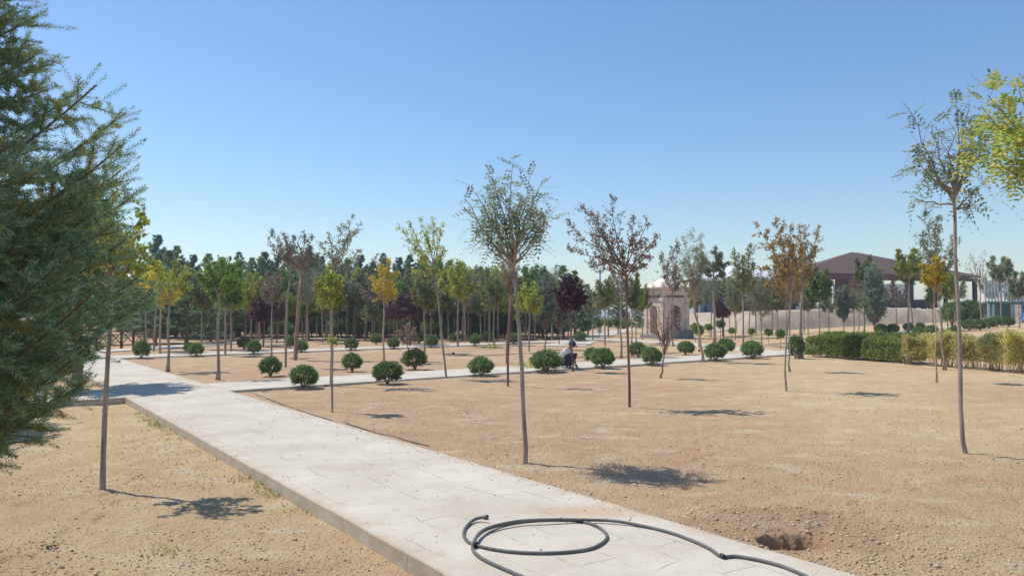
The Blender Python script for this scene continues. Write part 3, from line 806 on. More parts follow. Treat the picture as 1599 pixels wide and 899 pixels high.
def stems(pts, parent, n, height, seed, mat, sp=.09):
    r = np.random.default_rng(seed); mb = MB(); pts = np.array(pts); c = parent.location
    for i in range(n):
        t = r.random() * (len(pts) - 1); k = min(int(t), len(pts) - 2); p = pts[k] + (pts[k + 1] - pts[k]) * (t - k)
        z = float(h(*p)); b = Vector((p[0], p[1], z)) - c
        a = Vector((r.normal() * sp, r.normal() * sp, height * r.uniform(.6, .95)))
        mb.tube([b + Vector((0, 0, -.05)), b + a * .5 + Vector((r.normal() * .03, r.normal() * .03, 0)), b + a], [.012, .009, .004], 4, cap=False)
    mb.build('stem', mat, parent, smooth=True)
def hl(px, py): p = P(px, py); return (p.x, p.y)
for i, (x0, y0, x1, y1, lb) in enumerate([(1264, 557, 1312, 560, 'green clipped hedge shrub at the left end of the hedge row'), (1316, 560.5, 1352, 563, 'dark green hedge shrub, second from the left end of the hedge row'),
     (1355, 563.5, 1392, 566, 'green hedge shrub in the middle of the green part of the row'), (1395, 566.5, 1428, 568.5, 'yellowing green hedge shrub where the green row meets the dry shrubs')]):
    q = [np.array(hl(x0, y0)) + np.array([.3, .45]), np.array(hl(x1, y1)) + np.array([.3, .45])]
    z = float(h(*q[0])); T = empty('hedge_shrub', (q[0][0], q[0][1], z), 0, lb, 'hedge', 'green hedge shrubs in a row')
    hedge_foliage('foliage', q, 1.0, .88, 3600, L['hedge'], T, 40 + i, leaf=(.05, .085), lumpy=.22); stems(q, T, 26, .8, 50 + i, M['bark_brown'])
q = [np.array(hl(1275, 550)) + np.array([.6, .6]), np.array(hl(1425, 558)) + np.array([.8, .6])]
T = empty('hedge', (q[0][0], q[0][1], float(h(*q[0]))), 0, 'second lower green hedge row just behind the front hedge', 'hedge')
hedge_foliage('foliage', q, .9, .85, 6500, L['hedge'], T, 60, leaf=(.06, .10)); stems(q, T, 30, .7, 61, M['bark_brown'])
for i, (x, y, hw, ht, lb) in enumerate([(1437, 570, 19, 1.0, 'straw-yellow hedge shrub next to the green hedge'), (1478, 573, 18, 1.05, 'straw-yellow hedge shrub behind the twin yellow-topped trunks'),
     (1517, 576, 19, 1.02, 'straw-yellow hedge shrub just right of the tall front locust trunk'), (1556, 579, 19, 1.0, 'straw-yellow hedge shrub, second right of the tall locust trunk'), (1595, 583, 20, 1.02, 'straw-yellow hedge shrub cut by the right picture edge'), (1640, 587, 20, 1.0, 'straw-yellow hedge shrub outside the right picture edge')]):
    p = P(x, y); s = FPX / p.y; T = empty('dry_shrub', p, 0, lb, 'shrub', 'straw-yellow hedge shrubs')
    q = [np.array([p.x - hw / s * .8, p.y + .4]), np.array([p.x + hw / s * .8, p.y + .2])]
    hedge_foliage('foliage', q, .8, ht * 1.02, 1500, L['dryhedge'], T, 70 + i, leaf=(.045, .08), lumpy=.6, zmin=.28); stems(q, T, 34, 1.0, 80 + i, M['bark_tan'], .16)
q = [np.array(hl(1440, 556)), np.array(hl(1650, 566))]
T = empty('hedge', (q[0][0], q[0][1], float(h(*q[0]))), 0, 'straw-yellow and green hedge row behind the dry shrubs on the right', 'hedge')
hedge_foliage('foliage', q, 1.0, .85, 6000, L['dryhedge'], T, 90, leaf=(.06, .10), lumpy=.4); stems(q, T, 50, .7, 91, M['bark_tan'])

# ------------------------------------------------------------------ foreground trees
def pink(T, r, s, px, pb):
    a = []
    for x, y in [(842, 330), (848, 338), (838, 352), (855, 356), (852, 364), (833, 345), (858, 328), (845, 360)]:
        a.append(((x - px) / s, r.normal() * .1, (pb - y) / s))
    for q in a:
        c = np.array(q) + rvec(r, 9) * .035
        link('flower_sprig', leaf_mesh('flower_sprig', quads(c, rvec(r, 9), rvec(r, 9), .034, .022)), T, L['flower'])
tree('robinia', 820, 722, 260, 72, 425, 'tall locust tree with long bare trunk and pink sprigs beside the wide path', trunk_px=[(820, 734), (820, 722), (821, 700), (817, 640), (815, 580), (811, 520), (807, 470), (802, 425)],
     ends=[(742, 300, .1), (728, 316, -.2), (768, 270, .2), (800, 266, -.1), (828, 272, .15), (842, 298, -.2), (856, 328, .1), (851, 352, -.1), (758, 330, -.3), (815, 295, .35), (788, 300, -.35), (748, 348, .25), (775, 350, .4), (830, 330, -.4), (790, 340, .1), (765, 300, .0), (808, 330, -.2), (845, 360, .15), (752, 375, 0)], r0=.031, tw=4, keep=.52, extra=pink, seed=5, per=1, dens=1.0, lsc=1.35)
tree('dusky', 983, 636, 305, 70, 440, 'crabapple tree with dark pinkish leaves and spreading limbs in the right soil bed', trunk_px=[(983, 645), (983, 636), (983, 600), (982, 560), (980, 500), (979, 440)],
     ends=[(892, 345, .2), (906, 322, -.2), (925, 326, .1), (956, 306, 0), (938, 345, .3), (990, 342, -.2), (1015, 340, .15), (1028, 372, -.15), (1018, 398, .2), (890, 392, -.1), (960, 362, .35), (930, 378, -.35), (975, 378, .1), (1000, 375, -.3), (945, 405, 0), (1010, 415, .2), (925, 410, .1)], keep=.85, r0=.03, tw=7, per=4, seed=6)
tree('robsparse', 1508, 709, 155, 55, 385, 'tall slender locust tree at the right with sparse feathery leaves and one bare trunk', trunk_px=[(1511, 719), (1508, 709), (1504, 690), (1502, 640), (1503, 560), (1502, 480), (1499, 400), (1500, 340)],
     ends=[(1440, 168, .1), (1436, 232, -.15), (1441, 305, .1), (1458, 290, -.2), (1480, 182, .2), (1520, 166, -.1), (1543, 188, .15), (1538, 222, -.2), (1534, 292, .1), (1524, 322, -.1), (1497, 200, .2), (1506, 162, 0), (1462, 245, .25), (1515, 240, -.3)], r0=.030, tw=3, keep=.6, seed=7, lsc=1.6)
tree('yellowgreen', 519, 643, 425, 20, 500, 'slim stake-like tree with a leafy sprout halfway up its trunk, left of the wide path', trunk_px=[(519, 650), (519, 643), (518, 600), (518, 540), (516, 490)], r0=.022, dens=.7, nl=8, seed=8,
     extra=lambda T, r, s, px, pb: link('sprout', leaf_mesh('sprout', quads(np.array([[0, 0, (pb - 533) / s]]) + r.normal(size=(90, 3)) * [.05, .05, .04], rvec(r, 90) + [0, 0, .5], rvec(r, 90), .06, .03)), T, L['yellowgreen']))
tree('greygreen', 513, 600, 330, 26, 430, 'tall narrow tree with grey-green leaves behind the stake-like trunk', trunk_px=[(517, 606), (517, 600), (518, 550), (516, 480), (522, 430)], ends=[(545, 335, .2), (560, 350, -.2), (530, 345, .1), (512, 362, -.1), (555, 385, .3), (505, 380, -.3), (540, 365, .0), (525, 400, .2), (550, 405, -.1)], keep=.9, seed=9, per=4)
tree('yellowgreen', 160, 765, 290, 70, 470, 'young tree whose crown hides in the spruce, only its bare trunk showing at the left', trunk_px=[(160, 775), (160, 765), (160, 720), (161, 650), (164, 560), (168, 470)], r0=.032, per=3, keep=.6, seed=10)
tree('ochre', 1228, 610, 338, 40, 460, 'slightly bowed tree with ochre autumn leaves, in front of the grey-trunked one', trunk_px=[(1229, 616), (1228, 610), (1226, 580), (1229, 530), (1236, 480), (1238, 450)],
     ends=[(1190, 352, .2), (1210, 343, -.2), (1226, 362, .1), (1245, 352, .3), (1200, 385, -.3), (1215, 400, .25), (1196, 420, 0), (1250, 390, -.2), (1235, 375, 0), (1258, 410, .2), (1222, 430, -.1), (1205, 440, .2)], r0=.026, per=4, seed=11)
tree('ochre', 1250, 560, 350, 28, 455, 'ochre-leaved tree with the thickest smooth grey trunk, at the end of the side path', r0=.085, seed=12, cx=1254, ends=[(1262, 352, .2), (1277, 356, -.2), (1240, 370, .3), (1250, 355, 0), (1280, 385, .2), (1268, 400, -.3), (1240, 410, .3), (1275, 425, .1), (1258, 385, .4), (1235, 395, -.2), (1262, 435, .1)])
tree('ochre', 1234, 580, 400, 22, 480, 'thin brown trunk directly beside the bowed ochre tree', seed=13, r0=.028, dens=.6)
tree('yellow', 1463, 597, 397, 20, 458, 'thin tree with a bright yellow top standing in front of the dry hedge', seed=14, r0=.02, per=7)
tree('greygreen', 1475, 577, 318, 24, 470, 'taller grey-green tree right behind the bright yellow one', seed=15, r0=.045, cx=1468, dens=1.0)
tree('sparse', 794, 603, 385, 14, 455, 'reddish-stemmed thin tree crossing its neighbour behind the tall front trunk', seed=16, bark='bark_red', trunk_px=[(793, 606), (793, 603), (793, 560), (796, 500), (799, 455)], dens=.4)
tree('sparse', 791, 568, 390, 14, 455, 'second reddish stem of the crossed pair behind the tall front trunk', seed=17, bark='bark_red', trunk_px=[(790, 570), (791, 568), (792, 530), (795, 490), (796, 455)], dens=.4)
tree('yellowgreen', 697, 588, 332, 42, 460, 'leaning tree with loose yellow-green leaves on the near edge of the side path', trunk_px=[(697, 593), (697, 588), (694, 560), (689, 520), (685, 475), (678, 430)],
     ends=[(622, 352, .2), (640, 345, -.2), (655, 338, .1), (672, 336, .3), (690, 350, -.2), (640, 375, .2), (655, 395, -.3), (690, 385, .25), (665, 365, 0), (645, 420, .2), (690, 420, -.1)], r0=.035, per=3, keep=.8, seed=18)
tree('yellow', 599, 566, 402, 24, 480, 'thin tree with golden yellow leaves rising right behind the widest ball shrub', seed=19, dens=.9)
tree('green', 340, 593, 400, 38, 465, 'young tree with a full green crown at the corner of the left soil bed', seed=20, per=6, r0=.045)
tree('yellowgreen', 262, 580, 405, 40, 468, 'young tree with a yellow-green crown beside the path junction, near the spruce', seed=21, per=6, r0=.045)
tree('sparse', 446, 574, 362, 24, 440, 'tall sparse grey tree whose trunk bends right near its crown', seed=22, trunk_px=[(446, 577), (446, 574), (446, 520), (447, 470), (452, 432)], ends=[(414, 372, .2), (425, 362, -.3), (440, 366, .1), (430, 385, .3), (450, 372, -.2), (465, 400, .2), (440, 395, 0)], dens=1.4)
tree('sparse', 461, 562, 362, 34, 450, 'thick brown leaning trunk with a sparse grey-brown crown', seed=23, r0=.10, bark='bark_brown', trunk_px=[(460, 566), (461, 562), (463, 520), (466, 470), (470, 430)], ends=[(470, 362, .2), (488, 372, -.3), (455, 368, .1), (492, 395, .3), (448, 390, -.2), (478, 385, .4), (462, 400, 0), (490, 415, -.3)], dens=1.6)
tree('sparse', 424, 558, 418, 16, 480, 'very thin tree with small purplish-grey leaves behind the leftmost dark ball shrub', seed=24, dens=1.6)
tree('purple', 648, 577, 505, 18, 540, 'low thin tree with a few pinkish-purple leaves leaning over the ball shrub', seed=25, cx=636, lmat='dusky', nl=8, per=3)
tree('dusky', 1033, 591, 440, 26, 555, 'small crabapple with dusty pink leaves and forked low stems, in front of the fountain', seed=26, cx=1037, nl=10, per=3, keep=.45, tw=4)
tree('willow', 1098, 565, 355, 26, 480, 'tall thin tree with hanging grey-green leaves right of the fountain', seed=27, cx=1085)
tree('darkgreen', 1116, 538, 387, 22, 440, 'tree with a dark tufted crown on a straight grey trunk, right of the hanging-leaved one', seed=28, r0=.09, ends=[(1100, 395, .5), (1115, 388, -.5), (1130, 395, .4), (1136, 410, -.4), (1098, 412, .3), (1122, 405, 0), (1108, 420, .6), (1130, 428, -.3)], per=6)
tree('purple', 895, 580, 431, 25, 492, 'purple-leaved plum with a ball crown on a dark stem right beside the crouching man', seed=29, per=8, r0=.025, cx=891, nl=20)
tree('juniper', 851, 546, 425, 18, 520, 'blue-grey juniper with a cloud-like upper tuft left of the purple ball tree', seed=30, per=9)
tree('purple', 873, 538, 450, 14, 520, 'thin brownish plum between the juniper and the purple ball tree', seed=31, lmat='brownish', per=5)
tree('sparse', 970, 559, 400, 18, 470, 'thin grey tree just left of the dark crabapple trunk', seed=32)
tree('sparse', 1051, 541, 378, 16, 470, 'very thin sparse tree standing right in front of the stone fountain', seed=33, r0=.04)
tree('olive', 987, 538, 428, 14, 490, 'olive-green thin tree, left of the pair behind the crabapple', seed=34)
tree('yellowgreen', 993, 536, 432, 12, 490, 'yellow-green thin tree, right of the pair behind the crabapple', seed=35)
tree('olive', 1161, 541, 378, 22, 470, 'tall airy tree with light olive leaves in front of the white-roofed building', seed=36, dens=.6)
tree('willow', 1189, 537, 415, 22, 505, 'dense willow-like young tree left of the ochre trees', seed=37)
tree('willow', 1148, 530, 420, 17, 500, 'second willow-like young tree, farther left of the ochre trees', seed=38)
tree('olive', 1214, 530, 430, 16, 490, 'small olive tree partly behind the bowed ochre trunk', seed=39)
tree('green', 1280, 524, 416, 25, 475, 'broad bright green tree between the ochre crown and the red wall', seed=40, per=7)
tree('juniper', 1366, 522, 408, 19, 512, 'feathery blue-green juniper standing before the brown-roofed pavilion', seed=41, per=9)
tree('juniper', 1318, 522, 446, 10, 505, 'smaller blue-green juniper left of the feathery one', seed=42, per=7)
tree('yellowgreen', 1418, 520, 385, 24, 440, 'leaning thin tree with a yellow-green top in front of the dark red pillar', seed=43, cx=1421, per=6)
tree('olive', 1426, 517, 400, 14, 450, 'second thin leaning stem beside the yellow-green topped tree', seed=44, cx=1420)
tree('olive', 1350, 520, 400, 14, 460, 'slight olive tree just left of the feathery juniper', seed=45)
tree('bare', 1532, 505, 382, 18, 450, 'tall bare-branched tree with upright twigs against the sky at the right', seed=46, nl=16, bark='bark_grey')
tree('greygreen', 1564, 508, 397, 15, 445, 'thin tree with a grey-green top in front of the pale steel frame', seed=47, dens=1.2)
tree('greygreen', 1592, 512, 420, 14, 470, 'thin tree at the right edge near the green steel box', seed=48)
tree('yellowgreen', 1480, 515, 425, 10, 470, 'pale thin tree between the pavilion corner and the locust trunk', seed=49)

# overhanging tree at the right edge
tree('yellowgreen', 1770, 830, 120, 200, 340, 'near tree reaching in from the right edge with feathery yellow-green leaves', seed=50, r0=.04, per=1, tw=7, sty_='pinnate', lsc=1.3, keep=.62,
     ends=[(1562, 150, 0), (1590, 150, .3), (1538, 235, .1), (1565, 225, -.2), (1592, 255, .2), (1565, 190, -.1), (1640, 130, .2), (1700, 110, -.3), (1780, 120, .3), (1840, 160, 0), (1860, 240, .4), (1650, 210, .4), (1650, 250, -.3), (1720, 180, -.6), (1760, 220, .6), (1800, 280, -.4), (1680, 160, .7), (1610, 195, .1)])

# saplings by the fountain
SAP = [(905, 524, 500), (918, 527, 500), (936, 527, 498), (951, 524, 500), (965, 526, 499), (978, 522, 500), (926, 520, 497), (1086, 533, 505), (1091, 543, 508), (1107, 530, 506),
       (1143, 533, 512), (1174, 534, 513), (1200, 537, 514), (1219, 545, 515), (1125, 528, 500)]
sp0 = None
for i, (x, y, t) in enumerate(SAP):
    p = P(x, y); s = FPX / p.y; H = (y - t) / s
    T = empty('sapling', p, i * 1.3, 'small sapling with a leafy head near the stone fountain', 'sapling', 'small saplings round the stone fountain')
    if sp0 is None:
        r = np.random.default_rng(77); mb = MB(); mb.tube([(0, 0, -.05), (.02, 0, .4), (0, .01, .8)], [.022, .018, .01], 6, cap=False)
        for k in range(9):
            a = k * 2.4; mb.tube([(0, 0, .62 + .02 * k), (math.cos(a) * .2, math.sin(a) * .2, .75 + .025 * k)], [.009, .004], 4, cap=False)
        s1 = mb.build('trunk', M['bark_grey'], T); 
        a = rvec(r, 420) * np.array([.26, .26, .22]) * (r.random((420, 1)) ** .4) + [0, 0, .8]
        s2 = link('crown', leaf_mesh('sapling_crown', quads(a, rvec(r, 420), rvec(r, 420), .12, .07)), T, L['green']); sp0 = (s1, s2)
    else:
        for q in sp0: c = q.copy(); C.objects.link(c); c.parent = T
    T.scale = (H, H, H)

# ------------------------------------------------------------------ grove behind
PROTO = {}
def proto(kind, seed, H=3.6, W=.75, zc=1.7):
    key = (kind, seed)
    if key in PROTO: return PROTO[key]
    r = np.random.default_rng(seed * 13 + 5); prof, sty, pr, lm, bk, nl, tw, kp = KIND[kind]
    mb = MB(); mb.tube([(0, 0, -.1), (r.normal() * .03, .02, zc * .5), (r.normal() * .05, 0, zc), (0, r.normal() * .05, H * .86)], [.045, .038, .03, .008], 7, cap=False)
    tubes, anc, dirs = crown_skeleton(r, (0, 0, zc), W, H - zc, prof, nl, tw)
    add_tubes(mb, tubes, 4)
    me = bpy.data.meshes.new('trunk'); me.from_pydata(mb.v, [], mb.f); me.materials.append(M[bk])
    V = leaves(r, anc, dirs, 'oval' if sty != 'willow' else 'willow', max(3, pr), lmin=.115, spread=.16, keep=max(kp, .8))
    mc = leaf_mesh('crown', V); mc.materials.append(L[lm]); PROTO[key] = (me, mc); return PROTO[key]
r = np.random.default_rng(2024)
GR = {'green': 'thin-stemmed green tree', 'yellowgreen': 'thin-stemmed yellow-green tree', 'olive': 'thin-stemmed olive tree', 'purple': 'purple-leaved plum', 'willow': 'thin grey-green hanging-leaved tree', 'greygreen': 'thin grey-green tree', 'sparse': 'thin half-bare brownish tree', 'yellow': 'thin golden-yellow tree'}
def grove(kind, px, pb, pt, seed=None, wide=1.0):
    p = off_path(P(px, pb)); s = FPX / p.y; H = (pb - pt) / s
    a, b = proto(kind, (seed if seed is not None else int(px)) % 3)
    T = empty('plum_tree' if kind == 'purple' else 'young_tree', p, r.uniform(0, 6.28), GR[kind] + (' in the grove before the dark pines' if px < 880 else ' in the planting beyond the stone fountain'), 'tree', 'grove of ' + GR[kind].replace('tree', 'trees').replace('plum', 'plums'))
    k = H / 3.6; T.scale = (k * wide, k * wide, k)
    link('trunk', a, T); link('crown', b, T)
    return T
manual = [('yellowgreen', 240, 548, 410), ('yellowgreen', 228, 543, 420), ('yellow', 250, 552, 415), ('olive', 314, 545, 430), ('green', 352, 552, 415), ('yellowgreen', 361, 549, 432), ('green', 352, 545, 400), ('yellowgreen', 392, 540, 425),
 ('sparse', 404, 538, 430), ('yellowgreen', 448, 532, 455), ('willow', 479, 536, 420), ('greygreen', 478, 530, 400), ('yellowgreen', 504, 535, 430), ('sparse', 508, 530, 455), ('green', 555, 530, 440), ('green', 562, 528, 445), ('yellowgreen', 545, 526, 455),
 ('sparse', 573, 526, 400), ('sparse', 584, 533, 430), ('olive', 592, 530, 425), ('greygreen', 602, 526, 405), ('olive', 625, 530, 420), ('olive', 636, 527, 430), ('olive', 663, 552, 425), ('green', 671, 528, 455), ('green', 678, 528, 445), ('yellowgreen', 690, 530, 400),
 ('yellowgreen', 715, 540, 405), ('yellowgreen', 722, 530, 420), ('sparse', 727, 534, 425), ('greygreen', 735, 528, 415), ('willow', 757, 530, 425), ('olive', 764, 535, 420), ('olive', 771, 537, 425), ('willow', 778, 529, 432), ('yellowgreen', 826, 549, 440), ('olive', 833, 530, 440),
 ('yellowgreen', 836, 527, 445), ('olive', 900, 528, 440), ('greygreen', 926, 533, 450), ('olive', 945, 540, 430), ('yellowgreen', 950, 526, 440), ('olive', 1003, 530, 445), ('willow', 1110, 527, 430), ('olive', 1130, 525, 430), ('yellow', 1150, 520, 460), ('olive', 1170, 522, 440), ('greygreen', 1180, 524, 430), ('yellowgreen', 1075, 520, 450), ('olive', 1090, 519, 440)]
for k, x, b, t in manual: grove(k, x, b, t)
for x, b, t, w in [(411, 541, 465, 1.5), (432, 536, 470, 1.2), (583, 524, 438, 1.0), (640, 540, 455, 1.9), (621, 536, 465, 1.5), (655, 536, 470, 1.5), (695, 528, 448, 1.0), (715, 530, 465, 1.5), (733, 530, 462, 1.6), (752, 528, 468, 1.4), (1128, 525, 470, 1.4), (1130, 528, 462, 1.0)]:
    grove('purple', x, b, t, wide=w)
for k, x, b, t in [('willow', 1228, 522, 440), ('olive', 1262, 522, 452), ('greygreen', 1295, 521, 455), ('willow', 1334, 521, 450), ('greygreen', 1341, 519, 450), ('sparse', 1400, 517, 440), ('olive', 1458, 516, 440), ('greygreen', 1492, 512, 430), ('willow', 1140, 521, 445), ('sparse', 1256, 519, 436), ('yellowgreen', 1206, 523, 450), ('greygreen', 1550, 503, 430), ('olive', 1580, 503, 440)]:
    grove(k, x, b, t)
kinds = ['olive', 'yellowgreen', 'green', 'greygreen', 'sparse', 'willow', 'olive', 'green']
for i in range(78):
    x = 262 + 640 * (i + r.uniform(-.4, .4)) / 78; b = r.uniform(523.5, 533); grove(kinds[int(r.integers(0, 8))], x, b, r.uniform(412, 452), seed=i)

for i in range(30):
    x = 290 + 590 * (i + r.uniform(-.4, .4)) / 30; b = r.uniform(526, 534); grove(['olive', 'yellowgreen', 'willow', 'green', 'olive', 'sparse'][int(r.integers(0, 6))], x, b, r.uniform(446, 474), seed=i, wide=1.5)
# ---- conifers
def conifer_mesh(seed, H, R, nb=26, tuft=.16, droop=.1, n_shoot=10, z0=.12, mat='pine', up=.25, dens=1.0, trunk_r=.09):
    r = np.random.default_rng(seed); A = []; D = []; Q = []; mb = MB()
    mb.tube([(0, 0, -.15), (.02, 0, H * .5), (0, 0, H)], [trunk_r, trunk_r * .6, .012], 8, cap=False)
    for i in range(nb):
        f = i / (nb - 1); z = H * (z0 + (1 - z0) * f ** .95)
        for k in range(6 if f < .85 else 5):
            a = r.uniform(0, 6.28); ln = R * ((1 - f) ** .9 * .97 + .05) * r.uniform(.65, 1.12)
            d = np.array([math.cos(a), math.sin(a), up + .5 * f]); s = np.array([0, 0, z]); e = s + d * ln
            mb.tube([tuple(s), tuple(s + d * ln * .5 + [0, 0, -droop * ln]), tuple(e)], [.022, .014, .005], 4, cap=False)
            for q in range(int(n_shoot * (.5 + ln / R) * dens) + 2):
                t = r.uniform(.15, 1) ** .7; p = s + d * ln * t + np.array([0, 0, -droop * ln * 4 * t * (1 - t) * .5])
                sd = d + rvec(r, 1)[0] * .8 + np.array([0, 0, .35]); A.append(p + rvec(r, 1)[0] * .1 * ln * .6); D.append(sd); Q.append(1 - .45 * f)
    A = np.array(A); D = np.array(D); Q = np.array(Q); D /= np.linalg.norm(D, axis=1, keepdims=True)
    V = []
    for k in range(7):
        dd = D + rvec(r, len(A)) * .55; V.append(quads(A + D * tuft * .35 * r.random((len(A), 1)), dd, rvec(r, len(A)), r.uniform(.6, 1.2, len(A)) * tuft * Q, tuft * .15))
    mt = bpy.data.meshes.new('trunk'); mt.from_pydata(mb.v, [], mb.f); mt.materials.append(M['bark_brown'])
    mc = leaf_mesh('crown', np.concatenate(V)); mc.materials.append(L[mat])
    return mt, mc
CONI = [conifer_mesh(1, 6, 1.9, mat='pine', tuft=.30, n_shoot=12, z0=.08), conifer_mesh(2, 6, 1.6, mat='pineblue', tuft=.30, n_shoot=12), conifer_mesh(3, 6, 1.35, mat='pine', tuft=.26, n_shoot=11, up=.45),
        conifer_mesh(4, 6, 1.2, nb=16, mat='pineblue', tuft=.30, n_shoot=6, up=.6, z0=.3)]
def pine(px, Y, pt, i, label='dark pine of the front row behind the grove', group='dark pines behind the grove', wide=1.0):
    x = (px - 799.5) / FPX * Y; z = float(h(x, Y)); H = CAM_H + (HORIZON - pt) / FPX * Y - z
    T = empty('pine_tree', (x, Y, z), i * 2.1, label, 'tree', group); k = H / 6
    T.scale = (k * wide, k * wide, k); link('trunk', CONI[i % 4][0], T); link('crown', CONI[i % 4][1], T)
    return T
i = 0
for px, pt in [(243, 368), (275, 384), (262, 392), (300, 398), (325, 396), (345, 402), (372, 394), (393, 402), (412, 394), (432, 398), (455, 385), (482, 392), (500, 400), (524, 402), (542, 405), (562, 398), (583, 408), (598, 396), (622, 402), (640, 398),
               (660, 400), (684, 404), (703, 406), (722, 410), (747, 420), (765, 424), (783, 428), (806, 432), (828, 436)]:
    i += 1; pine(px, 61 + r.uniform(-3, 4), pt + 4, (3 if px in (372, 598) else i % 3), wide=1.15)
for k in range(34):
    px = 190 + 660 * (k + r.uniform(-.3, .3)) / 34; i += 1
    pine(px, 71 + r.uniform(-2, 6), 415 + r.uniform(0, 22) + max(0, (px - 700) * .12), i % 3, 'dark pine half hidden in the second row behind the grove', 'dark pines of the second row', 1.35)
for px, pt, Y in [(848, 424, 58), (880, 418, 60), (897, 426, 64), (862, 440, 56), (918, 446, 66), (1010, 446, 80), (965, 452, 75)]:
    i += 1; pine(px, Y, pt, i % 3, 'dark evergreen behind the juniper and the purple ball tree' if px < 930 else 'dark evergreen far behind the stone fountain', 'evergreens in the middle distance' if px < 930 else 'evergreens far behind the fountain', 1.25)
pine(292, 46, 430, 0, 'broad dark blue pine with low sweeping boughs left of the green-crowned tree', 'dark pines at the left', 2.0)
pine(243, 47, 400, 1, 'dark pine behind the yellow-green crown beside the red railing', 'dark pines at the left', 1.5)
pine(330, 50, 425, 2, 'dark pine behind the green-crowned tree', 'dark pines at the left', 1.6)
for k in range(46):  # low shrubs added to darken the bright soil under the pines
    px = 200 + 690 * (k + r.uniform(-.4, .4)) / 46; Y = 58 + r.uniform(0, 9); x = (px - 799.5) / FPX * Y
    T = empty('shade_fill_shrub', (x, Y, float(h(x, Y))), k * 1.3, 'low shrub added to darken the gap between the pine trunks', 'shrub', 'shrubs added as shade between the pine trunks')
    q = r.uniform(.6, 1.1); T.scale = (q * 1.3, q * 1.3, q); link('foliage', BALLS[k % 4][0], T)
# two tall conifers hidden partly by the front spruce
big = conifer_mesh(21, 6.2, 1.6, nb=40, tuft=.20, n_shoot=22, mat='pine', up=.5, z0=.27, trunk_r=.12)
for (x, y, H, lb) in [(-9.95, 17.0, 5.0, 'tall dark feathery conifer behind the spruce, its tips showing past the branches'), (-9.6, 11.7, 4.6, 'dark conifer hidden behind the spruce that shades the soil beside the path'), (-13.4, 16.5, 5.5, 'dark conifer farthest left, seen only through the spruce')]:
    T = empty('conifer_tree', (x, y, float(h(x, y))), x, lb, 'tree', 'conifers behind the spruce'); k = H / 6.2; T.scale = (k * 1.3, k * 1.3, k)
    link('trunk', big[0], T); link('crown', big[1], T)

